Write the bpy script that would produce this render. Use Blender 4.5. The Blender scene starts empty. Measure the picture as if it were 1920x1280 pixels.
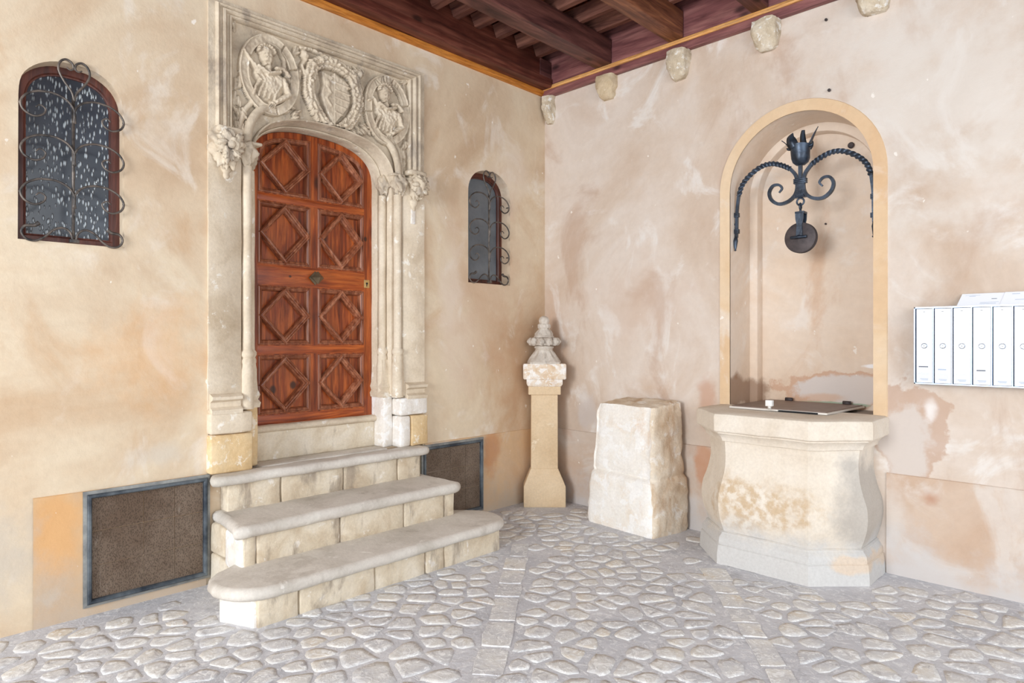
import bpy, bmesh, math, random
import numpy as np
from mathutils import Vector, noise as mn
from mathutils.geometry import tessellate_polygon

# ------------------------------------------------------------------ camera, light, exposure
sc = bpy.context.scene
PI = math.pi
CAM = (3.99, -4.54, 1.45)
FOC = 1224.0
cd = bpy.data.cameras.new('camera')
cd.sensor_width = 36.0
cd.lens = 36.0 * FOC / 1920.0
cd.shift_y = -4.0 / 1920.0
cd.clip_start = 0.05
cam = bpy.data.objects.new('camera', cd)
sc.collection.objects.link(cam)
cam.location = CAM
cam.rotation_euler = (PI / 2, 0, math.atan2(0.697, 0.717))
sc.camera = cam

world = bpy.data.worlds.new('daylight')
sc.world = world
world.use_nodes = True
bg = world.node_tree.nodes['Background']
bg.inputs[0].default_value = (0.83, 0.92, 1.0, 1)
bg.inputs[1].default_value = 1.2


def area(name, loc, target, sx, sy, power, col):
    l = bpy.data.lights.new(name, 'AREA')
    l.shape = 'RECTANGLE'
    l.size = sx
    l.size_y = sy
    l.energy = power
    l.color = col
    o = bpy.data.objects.new(name, l)
    sc.collection.objects.link(o)
    o.location = loc
    d = Vector(target) - Vector(loc)
    o.rotation_euler = d.to_track_quat('-Z', 'Y').to_euler()
    return o


# the courtyard's open side faces the well wall; a weaker fill lamp is added for the doorway wall
area('courtyard_daylight', (2.5, -9.5, 2.5), (2.2, 0, 1.5), 2.4, 2.4, 330, (0.96, 0.98, 1.0))
area('doorway_wall_fill', (8.5, -4.6, 2.4), (0.5, -2.0, 1.3), 4.0, 3.0, 130, (0.98, 0.99, 1.0))

sc.view_settings.view_transform = 'Standard'
sc.view_settings.look = 'None'
sc.view_settings.exposure = 0.27
sc.view_settings.gamma = 1.0
sc.view_settings.use_curve_mapping = False

rnd = random.Random(7)
COL = sc.collection
ORG = {}


# ------------------------------------------------------------------ materials
class NT:
    def __init__(self, name, rough=0.85, metal=0.0, spec=0.3):
        self.m = bpy.data.materials.new(name)
        self.m.use_nodes = True
        self.t = self.m.node_tree
        self.b = self.t.nodes['Principled BSDF']
        self.b.inputs['Roughness'].default_value = rough
        self.b.inputs['Metallic'].default_value = metal
        self.b.inputs['Specular IOR Level'].default_value = spec
        self.pos = self.t.nodes.new('ShaderNodeNewGeometry').outputs['Position']

    def n(self, kind, **kw):
        x = self.t.nodes.new(kind)
        for k, v in kw.items():
            setattr(x, k, v)
        return x

    def link(self, a, b):
        self.t.links.new(a, b)

    def mapped(self, scale=(1, 1, 1), rot=(0, 0, 0), loc=(0, 0, 0)):
        x = self.n('ShaderNodeMapping')
        self.link(self.pos, x.inputs[0])
        x.inputs['Scale'].default_value = scale
        x.inputs['Rotation'].default_value = rot
        x.inputs['Location'].default_value = loc
        return x.outputs[0]

    def noise(self, scale, detail=4, rough=0.55, vec=None, dist=0.0):
        x = self.n('ShaderNodeTexNoise')
        self.link(vec or self.pos, x.inputs['Vector'])
        x.inputs['Scale'].default_value = scale
        x.inputs['Detail'].default_value = detail
        x.inputs['Roughness'].default_value = rough
        x.inputs['Distortion'].default_value = dist
        return x.outputs[0]

    def ramp(self, fac, stops, interp='LINEAR'):
        x = self.n('ShaderNodeValToRGB')
        x.color_ramp.interpolation = interp
        e = x.color_ramp.elements
        while len(e) < len(stops):
            e.new(0.5)
        for i, (p, c) in enumerate(stops):
            e[i].position = p
            e[i].color = (*lin(c), 1) if len(c) == 3 else c
        self.link(fac, x.inputs[0])
        return x.outputs[0]

    def step(self, fac, a, b):
        x = self.n('ShaderNodeMapRange', interpolation_type='SMOOTHSTEP')
        self.link(fac, x.inputs[0])
        x.inputs[1].default_value = a
        x.inputs[2].default_value = b
        return x.outputs[0]

    def math(self, op, a, b=None, clamp=False):
        x = self.n('ShaderNodeMath', operation=op, use_clamp=clamp)
        for i, v in enumerate((a, b)):
            if v is None:
                continue
            if isinstance(v, (int, float)):
                x.inputs[i].default_value = v
            else:
                self.link(v, x.inputs[i])
        return x.outputs[0]

    def mix(self, fac, a, b, blend='MIX'):
        x = self.n('ShaderNodeMix', data_type='RGBA', blend_type=blend)
        if isinstance(fac, (int, float)):
            x.inputs[0].default_value = fac
        else:
            self.link(fac, x.inputs[0])
        for i, v in ((6, a), (7, b)):
            if isinstance(v, tuple):
                x.inputs[i].default_value = (*lin(v), 1)
            else:
                self.link(v, x.inputs[i])
        return x.outputs[2]

    def blob(self, axis, c, r, warp=0.35, wscale=3.0, soft=0.5):
        """soft edged stain centred at c with radii r, in the (axis, z) plane; edge broken by noise"""
        s = self.n('ShaderNodeSeparateXYZ')
        self.link(self.pos, s.inputs[0])
        u = self.math('DIVIDE', self.math('SUBTRACT', s.outputs['XYZ'.index(axis)], c[0]), r[0])
        v = self.math('DIVIDE', self.math('SUBTRACT', s.outputs[2], c[1]), r[1])
        d = self.math('SQRT', self.math('ADD', self.math('MULTIPLY', u, u), self.math('MULTIPLY', v, v)))
        nz = self.noise(wscale, 5, 0.6)
        d = self.math('ADD', d, self.math('MULTIPLY', self.math('SUBTRACT', nz, 0.5), warp * 5))
        return self.step(self.math('SUBTRACT', 1.0, d), 0.0, soft)

    def color(self, c):
        if isinstance(c, tuple):
            self.b.inputs['Base Color'].default_value = (*lin(c), 1)
        else:
            self.link(c, self.b.inputs['Base Color'])

    def bump(self, h, strength=0.3, dist=0.01, prev=None):
        x = self.n('ShaderNodeBump')
        x.inputs['Strength'].default_value = strength
        x.inputs['Distance'].default_value = dist
        self.link(h, x.inputs['Height'])
        if prev:
            self.link(prev, x.inputs['Normal'])
        self.link(x.outputs[0], self.b.inputs['Normal'])
        return x.outputs[0]


def lin(c):
    return tuple((x / 255 / 12.92) if x / 255 <= 0.04045 else ((x / 255 + 0.055) / 1.055) ** 2.4 for x in c)


def des(c, k):
    g = 0.3 * c[0] + 0.59 * c[1] + 0.11 * c[2]
    return tuple(g + (x - g) * k for x in c)


def plaster(name, tones, white, stain, blobs=(), axis='y', grey=None, seed=0.0):
    tones = [des(t, .80) for t in tones]
    white, stain = des(white, .8), des(stain, .85)
    m = NT(name, 0.92, spec=0.15)
    p = m.mapped((1, 1, 1), loc=(seed, seed * 2, seed))
    big = m.noise(0.85, 7, 0.58, p, 0.6)
    base = m.ramp(big, [(0.30, tones[0]), (0.44, tones[1]), (0.55, tones[2]), (0.68, tones[3])])
    patch = m.noise(2.3, 8, 0.62, m.mapped((1, 1, 0.8), loc=(seed + 4, 1, 2)), 0.9)
    base = m.mix(m.math('MULTIPLY', m.step(patch, 0.53, 0.66), 0.6), base, white)
    pat2 = m.noise(1.7, 7, 0.6, m.mapped((1, 1, 0.55), loc=(seed + 9, 3, 7)), 0.7)
    base = m.mix(m.math('MULTIPLY', m.step(pat2, 0.54, 0.68), 0.55), base, stain)
    fine = m.noise(22, 6, 0.7)
    base = m.mix(0.10, base, m.ramp(fine, [(0.3, (150, 130, 115)), (0.7, (255, 250, 240))]), 'MULTIPLY')
    for c, r, colr, amt, soft in blobs:
        base = m.mix(m.math('MULTIPLY', m.blob(axis, c, r, 0.4, 4.0, soft), amt), base, colr)
    if grey:
        s = m.n('ShaderNodeSeparateXYZ')
        m.link(m.pos, s.inputs[0])
        h = m.math('ADD', s.outputs[2], m.math('MULTIPLY', m.math('SUBTRACT', m.noise(2.6, 6, 0.65), 0.5), 0.9))
        base = m.mix(m.math('MULTIPLY', m.math('SUBTRACT', 1.0, m.step(h, grey[1], grey[2])), grey[3]), base, grey[0])
    sp = m.noise(14, 3, 0.5, m.mapped((1, 1, 0.7)))
    base = m.mix(m.math('MULTIPLY', m.step(sp, 0.715, 0.74), 0.7), base, (246, 240, 232))
    m.color(base)
    a = m.bump(m.noise(3.0, 6, 0.6), 0.35, 0.02)
    m.bump(m.noise(45, 5, 0.65), 0.22, 0.004, a)
    return m.m


def stone(name, a, b, c, spots=(248, 243, 234), scale=5.0, spot_lo=0.58, dirt=(150, 138, 124), dirt_amt=0.45,
          bump=0.5, rough=0.9, dirt_lo=0.54):
    a, b, c, dirt = des(a, .86), des(b, .86), des(c, .86), des(dirt, .9)
    m = NT(name, rough, spec=0.2)
    n1 = m.noise(scale, 7, 0.6, None, 0.5)
    base = m.ramp(n1, [(0.3, a), (0.5, b), (0.7, c)])
    n2 = m.noise(scale * 2.2, 6, 0.65, m.mapped(loc=(3, 8, 1)), 0.4)
    base = m.mix(m.math('MULTIPLY', m.step(n2, spot_lo, spot_lo + 0.07), 0.75), base, spots)
    n3 = m.noise(scale * 1.1, 7, 0.65, m.mapped((1, 1, 0.38), loc=(7, 2, 5)), 0.3)
    base = m.mix(m.math('MULTIPLY', m.step(n3, dirt_lo, dirt_lo + .13), dirt_amt), base, dirt)
    base = m.mix(0.16, base, m.ramp(m.noise(60, 4, 0.7), [(0.3, (140, 125, 110)), (0.65, (255, 252, 245))]), 'MULTIPLY')
    m.color(base)
    p = m.bump(m.noise(scale * 3, 6, 0.65), bump, 0.012)
    m.bump(m.noise(90, 4, 0.7), bump * 0.6, 0.004, p)
    return m.m


def wood(name, dark, mid, light, axis='z', scale=1.0, rough=0.35, spec=0.5, knots=True, dusty=None, bmp=0.25, marks=()):
    m = NT(name, rough, spec=spec)
    st = {'x': (1.2, 14, 14), 'y': (14, 1.2, 14), 'z': (14, 14, 1.2)}[axis]
    st = tuple(s * scale for s in st)
    v = m.mapped(st)
    n = m.noise(1.0, 8, 0.62, v, 1.6)
    base = m.ramp(n, [(0.28, dark), (0.46, mid), (0.62, light), (0.75, mid)])
    v2 = m.mapped(tuple(s * 3.4 for s in st), loc=(2, 5, 3))
    base = m.mix(0.5, base, m.ramp(m.noise(1.0, 5, 0.6, v2, 0.5), [(0.35, (120, 70, 45)), (0.6, (255, 240, 225))]), 'MULTIPLY')
    big = m.noise(2.6, 4, 0.5, m.mapped(loc=(5, 1, 2)))
    base = m.mix(m.math('MULTIPLY', m.step(big, 0.5, 0.72), 0.5), base, dark)
    if knots:
        k = m.n('ShaderNodeTexVoronoi')
        m.link(m.mapped(tuple(5.0 if s > 2 else 2.4 for s in st)), k.inputs['Vector'])
        k.inputs['Scale'].default_value = 1.0
        kk = m.math('SUBTRACT', 1.0, m.step(k.outputs['Distance'], 0.05, 0.17))
        base = m.mix(m.math('MULTIPLY', kk, 0.75), base, tuple(int(q * 0.35) for q in dark))
    for (c_, r_) in marks:
        base = m.mix(m.math('MULTIPLY', m.blob('Y', c_, r_, 0.08, 12, 0.6), 0.85), base, (36, 20, 14))
    if dusty:
        base = m.mix(m.math('MULTIPLY', m.step(m.noise(4, 6, 0.6), 0.5, 0.7), 0.6), base, dusty)
    m.color(base)
    m.bump(n, bmp, 0.006)
    return m.m


def plain(name, col, rough=0.5, metal=0.0, spec=0.5, var=None, bump=0.0, bs=30, scale=12):
    m = NT(name, rough, metal, spec)
    if var:
        m.color(m.ramp(m.noise(scale, 5, 0.6), [(0.35, col), (0.65, var)]))
    else:
        m.color(col)
    if bump:
        m.bump(m.noise(bs, 4, 0.6), bump, 0.004)
    return m.m


M = {}
M['plaster_left'] = plaster('ochre_plaster', [(196, 160, 124), (216, 188, 154), (226, 204, 172), (212, 178, 140)],
    (234, 222, 206), (202, 156, 110), axis='Y', blobs=[
        ((-0.35, 1.15), (0.50, 0.75), (190, 146, 108), 0.55, 0.9),
        ((-1.05, 1.45), (0.30, 0.55), (224, 206, 188), 0.5, 0.8),
        ((-3.25, 1.35), (0.5, 0.42), (219, 160, 96), 0.35, 0.9),
        ((-4.15, 0.38), (0.42, 0.50), (200, 188, 172), 0.85, 0.8),
        ((-3.3, 0.80), (0.25, 0.10), (206, 196, 182), 0.6, 0.8),
        ((-0.75, 2.0), (0.62, 1.2), (198, 164, 136), 0.5, 0.9),
        ((-0.45, 2.9), (0.35, 0.5), (224, 208, 192), 0.45, 0.9),
        ((-1.15, 1.9), (0.16, 0.45), (226, 212, 196), 0.5, 0.8)])
M['plaster_right'] = plaster('pale_plaster', [(202, 172, 146), (216, 194, 174), (224, 208, 194), (210, 182, 158)],
    (236, 232, 227), (190, 152, 124), axis='X', seed=3.0, blobs=[
        ((3.1, 2.9), (1.2, 1.1), (222, 215, 207), 0.75, 0.9),
        ((1.0, 1.75), (0.7, 0.45), (206, 182, 164), 0.45, 0.9),
        ((2.95, 0.90), (0.22, 0.30), (190, 158, 136), 0.7, 0.12),
        ((2.93, 0.84), (0.17, 0.25), (212, 202, 194), 0.85, 0.3),
        ((3.06, 1.02), (0.045, 0.09), (240, 237, 234), 0.75, 0.9),
        ((0.50, 0.80), (0.14, 0.24), (206, 196, 190), 0.7, 0.6),
        ((1.62, 0.95), (0.10, 0.25), (190, 140, 112), 0.55, 0.7),
        ((0.12, 1.2), (0.28, 0.8), (198, 160, 132), 0.45, 0.9)])
M['dado_left'] = plaster('dado_plaster_ochre', [(208, 160, 110), (222, 176, 124), (214, 176, 136), (204, 148, 94)],
    (214, 200, 184), (186, 172, 156), axis='Y', seed=5.0, grey=((188, 176, 162), -0.05, 0.42, 0.75), blobs=[
        ((-3.75, 0.42), (0.18, 0.40), (222, 170, 114), 0.65, 0.7),
        ((-4.05, 0.35), (0.22, 0.45), (190, 180, 168), 0.85, 0.7),
        ((-0.70, 0.5), (0.14, 0.30), (184, 122, 76), 0.6, 0.7)])
M['dado_right'] = plaster('dado_plaster_rose', [(204, 166, 136), (214, 186, 162), (216, 198, 182), (198, 150, 116)],
    (226, 218, 210), (194, 144, 108), axis='X', seed=8.0, grey=((206, 202, 200), 0.0, 0.34, 0.85), blobs=[
        ((3.07, 0.50), (0.08, 0.07), (186, 142, 118), 0.75, 0.9),
        ((1.60, 0.5), (0.10, 0.26), (200, 144, 108), 0.7, 0.6),
        ((2.85, 0.3), (0.12, 0.35), (222, 214, 206), 0.6, 0.8)])
M['niche'] = plaster('niche_plaster', [(224, 192, 162), (232, 206, 180), (236, 216, 196), (228, 196, 164)],
    (240, 230, 220), (216, 170, 132), axis='X', seed=11.0, blobs=[
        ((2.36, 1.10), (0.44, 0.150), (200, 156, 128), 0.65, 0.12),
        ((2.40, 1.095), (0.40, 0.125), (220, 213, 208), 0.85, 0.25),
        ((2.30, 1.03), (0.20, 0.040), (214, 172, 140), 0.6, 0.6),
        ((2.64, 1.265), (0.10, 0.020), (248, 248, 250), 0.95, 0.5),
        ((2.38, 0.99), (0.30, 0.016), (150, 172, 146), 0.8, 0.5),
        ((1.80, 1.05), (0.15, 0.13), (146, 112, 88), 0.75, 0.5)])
M['trim'] = plaster('trim_plaster', [(226, 184, 138), (232, 196, 152), (236, 206, 168), (226, 184, 136)],
    (238, 226, 212), (218, 168, 118), axis='X', seed=2.0)
M['carved'] = stone('carved_limestone', (186, 166, 142), (212, 194, 168), (228, 212, 188), (244, 238, 228), 6, 0.62, (152, 138, 126), 0.6, 0.55)
M['jamb'] = stone('jamb_limestone', (204, 182, 152), (224, 206, 180), (234, 218, 194), (248, 244, 236), 4, 0.60, (196, 176, 152), 0.4, 0.35)
M['ochre_stone'] = stone('ochre_limestone', (214, 176, 122), (228, 194, 142), (236, 210, 166), (248, 240, 226), 6, 0.56, (206, 170, 122), 0.3, 0.4)
M['white_stone'] = stone('limewashed_stone', (226, 214, 200), (238, 230, 220), (246, 242, 236), (252, 251, 250), 6, 0.5, (206, 190, 170), 0.35, 0.4)
M['tread'] = stone('worn_tread_stone', (200, 192, 180), (218, 210, 200), (228, 222, 212), (238, 233, 226), 3.5, 0.62, (172, 160, 147), 0.4, 0.3)
M['riser'] = stone('riser_limestone', (206, 184, 154), (226, 210, 184), (236, 224, 204), (246, 240, 232), 5, 0.60, (160, 144, 128), 0.75, 0.5, dirt_lo=0.50)
M['mortar'] = stone('grey_mortar', (150, 142, 134), (172, 164, 155), (188, 180, 170), (206, 198, 188), 8, 0.6, (130, 120, 112), 0.4, 0.4)
M['pillar'] = stone('dressed_sandstone', (214, 180, 138), (226, 196, 156), (234, 208, 172), (240, 224, 200), 3, 0.62, (206, 170, 130), 0.35, 0.15)
M['pillar_cap'] = stone('patched_sandstone', (220, 184, 144), (232, 210, 184), (240, 230, 218), (248, 245, 242), 9, 0.48, (214, 172, 130), 0.4, 0.2)
M['finial'] = stone('grey_limestone', (190, 176, 162), (210, 198, 184), (222, 212, 200), (226, 218, 208), 12, 0.6, (140, 128, 116), 0.5, 0.5)
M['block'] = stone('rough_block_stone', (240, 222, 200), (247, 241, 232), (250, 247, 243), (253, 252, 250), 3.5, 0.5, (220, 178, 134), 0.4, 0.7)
M['block_side'] = stone('shaded_tawny_block_stone', (212, 182, 148), (232, 212, 186), (242, 230, 212), (248, 242, 234), 4.5, 0.55, (196, 152, 108), 0.55, 0.8)  # browner block stone: side shade painted in along with its brown streaks
M['corbel'] = stone('corbel_stone', (190, 170, 142), (214, 196, 168), (232, 220, 200), (248, 246, 242), 10, 0.54, (170, 148, 120), 0.5, 0.9)

M['corbel_tan'] = stone('tan_corbel_stone', (196, 170, 134), (214, 190, 154), (226, 206, 174), (238, 226, 206), 10, 0.62, (176, 150, 118), 0.5, 0.9)


def well_mat(name):
    m = NT(name, 0.88, spec=0.2)
    n1 = m.noise(3.0, 7, 0.6, None, 0.4)
    base = m.ramp(n1, [(0.3, (220, 206, 188)), (0.5, (232, 221, 206)), (0.7, (238, 230, 218))])
    rough = m.blob('X', (2.28, 0.42), (0.42, 0.22), 0.35, 5, 0.5)
    rough = m.math('MULTIPLY', rough, m.step(m.noise(16, 5, 0.6), 0.38, 0.6))
    base = m.mix(m.math('MULTIPLY', rough, 0.8), base, (204, 176, 140))
    g = m.blob('X', (2.83, 0.45), (0.20, 0.42), 0.25, 4, 0.5)
    base = m.mix(m.math('MULTIPLY', g, 0.7), base, (172, 166, 160))
    s = m.n('ShaderNodeSeparateXYZ')
    m.link(m.pos, s.inputs[0])
    h = m.math('ADD', s.outputs[2], m.math('MULTIPLY', m.math('SUBTRACT', m.noise(3.5, 6, 0.65), 0.5), 0.35))
    base = m.mix(m.math('MULTIPLY', m.math('SUBTRACT', 1.0, m.step(h, 0.16, 0.32)), 0.85), base, (206, 206, 206))
    low = m.blob('X', (2.75, 0.12), (0.12, 0.07), 0.3, 6, 0.4)
    base = m.mix(m.math('MULTIPLY', low, 0.75), base, (224, 202, 178))
    base = m.mix(0.15, base, m.ramp(m.noise(60, 4, 0.7), [(0.3, (140, 125, 110)), (0.65, (255, 252, 245))]), 'MULTIPLY')
    m.color(base)
    a = m.bump(m.noise(14, 6, 0.65), 0.3, 0.012)
    m.bump(m.noise(80, 4, 0.7), 0.3, 0.004, a)
    return m.m


M['well'] = well_mat('well_limestone')
M['door'] = wood('varnished_pine', (88, 34, 12), (146, 66, 26), (190, 102, 46), 'z', 1.0, 0.28, marks=(((-2.505, 1.11), (.030, .042)), ((-2.360, 1.135), (.030, .036)), ((-1.80, 2.20), (.020, .026))))
M['door_rail'] = wood('varnished_pine_rail', (104, 42, 14), (166, 78, 30), (198, 108, 48), 'y', 1.0, 0.28, knots=False, marks=(((-2.40, 1.88), (.014, .012)),))
M['door_mould'] = wood('worn_pine_moulding', (112, 58, 36), (152, 92, 64), (184, 126, 96), 'z', 1.2, 0.35, knots=False, bmp=0.08)
M['win_wood'] = wood('red_brown_joinery', (54, 24, 18), (88, 44, 34), (112, 62, 48), 'z', 1.0, 0.45, knots=False)
M['beam'] = wood('dark_stained_beam', (58, 32, 34), (96, 60, 58), (132, 88, 82), 'y', 0.7, 0.5, 0.3)
M['beam_warm'] = wood('warm_stained_beam', (84, 48, 38), (128, 82, 62), (176, 122, 88), 'y', 0.7, 0.5, 0.3)
M['plate'] = wood('purple_brown_board', (104, 64, 68), (140, 92, 94), (164, 116, 114), 'x', 0.7, 0.5, 0.3)
M['plate_y'] = wood('dark_red_board', (62, 28, 22), (102, 54, 44), (134, 82, 68), 'y', 0.7, 0.5, 0.3)
M['batten'] = wood('old_batten', (72, 42, 38), (118, 78, 68), (150, 106, 92), 'x', 0.8, 0.7, 0.2, knots=False)
M['ceilboard'] = wood('old_ceiling_board', (82, 38, 26), (134, 72, 48), (164, 98, 66), 'y', 0.6, 0.7, 0.2)
M['strip'] = wood('honey_pine_strip_x', (206, 146, 84), (226, 170, 104), (236, 190, 128), 'x', 1.5, 0.45, 0.3, knots=False)
M['strip_y'] = wood('honey_pine_strip_y', (176, 108, 40), (196, 128, 54), (208, 144, 70), 'y', 1.5, 0.45, 0.3, knots=False)
M['iron'] = plain('forged_iron', (40, 47, 58), 0.36, 0.5, 0.6, (70, 84, 102), 0.35, 60)
M['iron_pulley'] = plain('dull_iron', (66, 60, 62), 0.6, 0.5, 0.4, (92, 84, 84), 0.3, 40)
M['grille'] = plain('weathered_grille_iron', (58, 56, 56), 0.45, 0.5, 0.4, (122, 112, 104), 0.3, 60, 20)
M['vent_frame'] = plain('slate_painted_steel', (44, 52, 62), 0.5, 0.2, 0.4, (108, 116, 122), 0.4, 30, 7)
M['vent_edge'] = plain('galvanised_edge', (120, 122, 122), 0.5, 0.4, 0.4, (160, 160, 156), 0.3, 30)
M['steel'] = plain('brushed_steel', (176, 196, 222), 0.32, 0.55, 0.5)
M['box_white'] = plain('white_enamel', (244, 246, 250), 0.3, 0.0, 0.5)
M['lock'] = plain('chrome', (170, 176, 184), 0.2, 0.9)
M['dark'] = plain('black_gap', (20, 22, 26), 0.8)
M['card'] = plain('label_card', (226, 228, 232), 0.7)
M['print'] = plain('grey_print', (120, 126, 136), 0.8)
M['print_pale'] = plain('pale_blue_print', (176, 190, 210), 0.8)
M['paper'] = plain('white_paper', (240, 243, 250), 0.8)
M['lid'] = plain('brown_lid_sheet', (112, 92, 82), 0.45, 0.0, 0.5, (128, 108, 98))
M['lid_frame'] = plain('aluminium_trim', (222, 218, 212), 0.4, 0.3)
M['knob'] = plain('aged_brass', (98, 84, 66), 0.45, 0.7, 0.5, (132, 116, 92), 0.4)
M['brass'] = plain('brass_plate', (196, 164, 110), 0.35, 0.7)
M['white_plastic'] = plain('white_plastic', (242, 242, 240), 0.4)


def mesh_mat():
    m = NT('perforated_brown_sheet', 0.75, 0.0, 0.25)
    v = m.n('ShaderNodeTexVoronoi')
    m.link(m.mapped((1, 210, 90)), v.inputs['Vector'])
    v.inputs['Scale'].default_value = 1.0
    hole = m.step(v.outputs['Distance'], 0.30, 0.5)
    big = m.noise(2.5, 5, 0.6)
    base = m.ramp(big, [(0.35, (98, 80, 66)), (0.65, (128, 112, 98))])
    base = m.mix(m.math('MULTIPLY', m.math('SUBTRACT', 1.0, hole), 0.55), base, (48, 38, 30))
    base = m.mix(m.math('MULTIPLY', m.step(m.noise(9, 6, 0.7, m.mapped((1, 1, 0.3))), 0.62, 0.72), 0.4), base, (170, 160, 150))
    m.color(base)
    m.bump(hole, 0.4, 0.003)
    return m.m


M['mesh'] = mesh_mat()


def glass_mat(name, streak, tint):
    m = NT(name, 0.22, 0.0, 0.8)
    c = m.noise(3, 4, 0.6)
    base = m.ramp(c, [(0.3, tint[0]), (0.7, tint[1])])
    if streak:
        # short slanting ridges pressed into the glass, their bright glints painted into the colour
        mp = m.mapped((1, 74, 24), rot=(math.radians(22), 0, 0))
        v = m.n('ShaderNodeTexVoronoi')
        m.link(mp, v.inputs['Vector'])
        v.inputs['Scale'].default_value = 1.0
        r = m.math('SUBTRACT', 1.0, m.step(v.outputs['Distance'], 0.18, 0.44))
        k = m.math('MULTIPLY', r, m.step(m.noise(5, 3, 0.5), 0.22, 0.40))
        base = m.mix(m.math('MULTIPLY', k, 0.85), base, (190, 200, 206))
        m.bump(r, 0.8, 0.006)
    else:
        m.bump(m.noise(60, 3, 0.6), 0.35, 0.004)
    m.color(base)
    return m.m


M['glass_streaked'] = glass_mat('rain_pattern_glass', True, ((40, 44, 52), (66, 72, 82)))
M['glass_plain'] = glass_mat('frosted_dark_glass', False, ((84, 92, 100), (116, 124, 132)))


def cobble_mat():
    m = NT('worn_cobble_stone', 0.72, spec=0.3)
    n = m.noise(3.6, 5, 0.6, None, 0.4)
    base = m.ramp(n, [(0.3, (194, 194, 198)), (0.45, (212, 211, 212)), (0.58, (222, 219, 214)), (0.72, (222, 210, 192))])
    n2 = m.noise(20, 9, 0.78, None, 1.6)
    base = m.mix(m.math('MULTIPLY', m.step(n2, 0.50, 0.58), 0.85), base, (248, 248, 247))
    n3 = m.noise(13, 6, 0.7, m.mapped(loc=(4, 4, 4)), 0.6)
    base = m.mix(m.math('MULTIPLY', m.step(n3, 0.56, 0.68), 0.65), base, (168, 164, 166))
    n4 = m.noise(5, 6, 0.7, m.mapped(loc=(1, 9, 4)), 0.6)
    base = m.mix(m.math('MULTIPLY', m.step(n4, 0.64, 0.74), 0.5), base, (206, 160, 112))
    m.color(base)
    a = m.bump(m.noise(20, 6, 0.7, None, 0.8), 0.6, 0.012)
    m.bump(m.noise(90, 4, 0.7), 0.35, 0.004, a)
    return m.m


def ground_mat():
    m = NT('grey_floor_mortar', 0.8, spec=0.25)
    n = m.noise(2.2, 7, 0.62, None, 0.5)
    base = m.ramp(n, [(0.3, (186, 187, 193)), (0.5, (202, 202, 207)), (0.7, (214, 213, 216))])
    n2 = m.noise(15, 9, 0.78, None, 1.8)
    base = m.mix(m.math('MULTIPLY', m.step(n2, 0.51, 0.60), 0.7), base, (240, 240, 241))
    n3 = m.noise(9, 6, 0.7, m.mapped(loc=(4, 4, 4)), 0.6)
    base = m.mix(m.math('MULTIPLY', m.step(n3, 0.55, 0.7), 0.5), base, (160, 159, 164))
    m.color(base)
    a = m.bump(m.noise(12, 7, 0.7, None, 0.8), 0.6, 0.015)
    m.bump(m.noise(80, 4, 0.7), 0.35, 0.004, a)
    return m.m


M['cobble'] = cobble_mat()
M['ground'] = ground_mat()


# ------------------------------------------------------------------ object helpers
def tag(o, label=None, cat=None, group=None, kind=None):
    if label: o['label'] = label
    if cat: o['category'] = cat
    if group: o['group'] = group
    if kind: o['kind'] = kind
    return o


def thing(name, loc, label=None, cat=None, group=None, kind=None):
    o = bpy.data.objects.new(name, None)
    o.empty_display_size = 0.1
    COL.objects.link(o)
    o.location = loc
    ORG[o] = Vector(loc)
    return tag(o, label, cat, group, kind)


def mesh(name, verts, faces, mat, parent=None, smooth=False, base=None, label=None):
    """verts in world metres; stored relative to the thing they belong to"""
    if parent is not None:
        org = ORG[parent]
    else:
        org = Vector(base) if base is not None else Vector((0, 0, 0))
    me = bpy.data.meshes.new(name)
    me.from_pydata([(v[0] - org[0], v[1] - org[1], v[2] - org[2]) for v in verts], [], faces)
    me.update()
    if smooth:
        me.polygons.foreach_set('use_smooth', [True] * len(me.polygons))
    if isinstance(mat, (list, tuple)):
        for mm in mat: me.materials.append(mm)
    else:
        me.materials.append(mat)
    o = bpy.data.objects.new(name, me)
    COL.objects.link(o)
    if parent is not None:
        o.parent = parent
    else:
        o.location = org
    ORG[o] = org
    if label: o['label'] = label
    return o


def fixn(o):
    bm = bmesh.new()
    bm.from_mesh(o.data)
    bmesh.ops.recalc_face_normals(bm, faces=bm.faces)
    bm.to_mesh(o.data)
    bm.free()
    return o


def autosmooth(o, deg=35):
    me = o.data
    me.polygons.foreach_set('use_smooth', [True] * len(me.polygons))
    try:
        me.set_sharp_from_angle(angle=math.radians(deg))
    except Exception:
        pass
    return o


class MB:
    def __init__(self):
        self.v = []
        self.f = []

    def add(self, vs, fs):
        n = len(self.v)
        self.v += list(vs)
        self.f += [tuple(i + n for i in f) for f in fs]

    def box(self, x0, x1, y0, y1, z0, z1):
        self.add([(x0, y0, z0), (x1, y0, z0), (x1, y1, z0), (x0, y1, z0), (x0, y0, z1), (x1, y0, z1), (x1, y1, z1), (x0, y1, z1)],
                 [(0, 3, 2, 1), (4, 5, 6, 7), (0, 1, 5, 4), (1, 2, 6, 5), (2, 3, 7, 6), (3, 0, 4, 7)])

    def build(self, name, mat, parent=None, smooth=False, **k):
        return mesh(name, self.v, self.f, mat, parent, smooth, **k)


def box(name, x0, x1, y0, y1, z0, z1, mat, parent=None, bevel=0.0, base=None):
    b = MB()
    b.box(x0, x1, y0, y1, z0, z1)
    o = b.build(name, mat, parent, base=base)
    if bevel:
        bm = bmesh.new()
        bm.from_mesh(o.data)
        bmesh.ops.bevel(bm, geom=list(bm.edges), offset=bevel, segments=2, affect='EDGES', profile=0.6)
        bm.to_mesh(o.data)
        bm.free()
        autosmooth(o)
    return o


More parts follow.
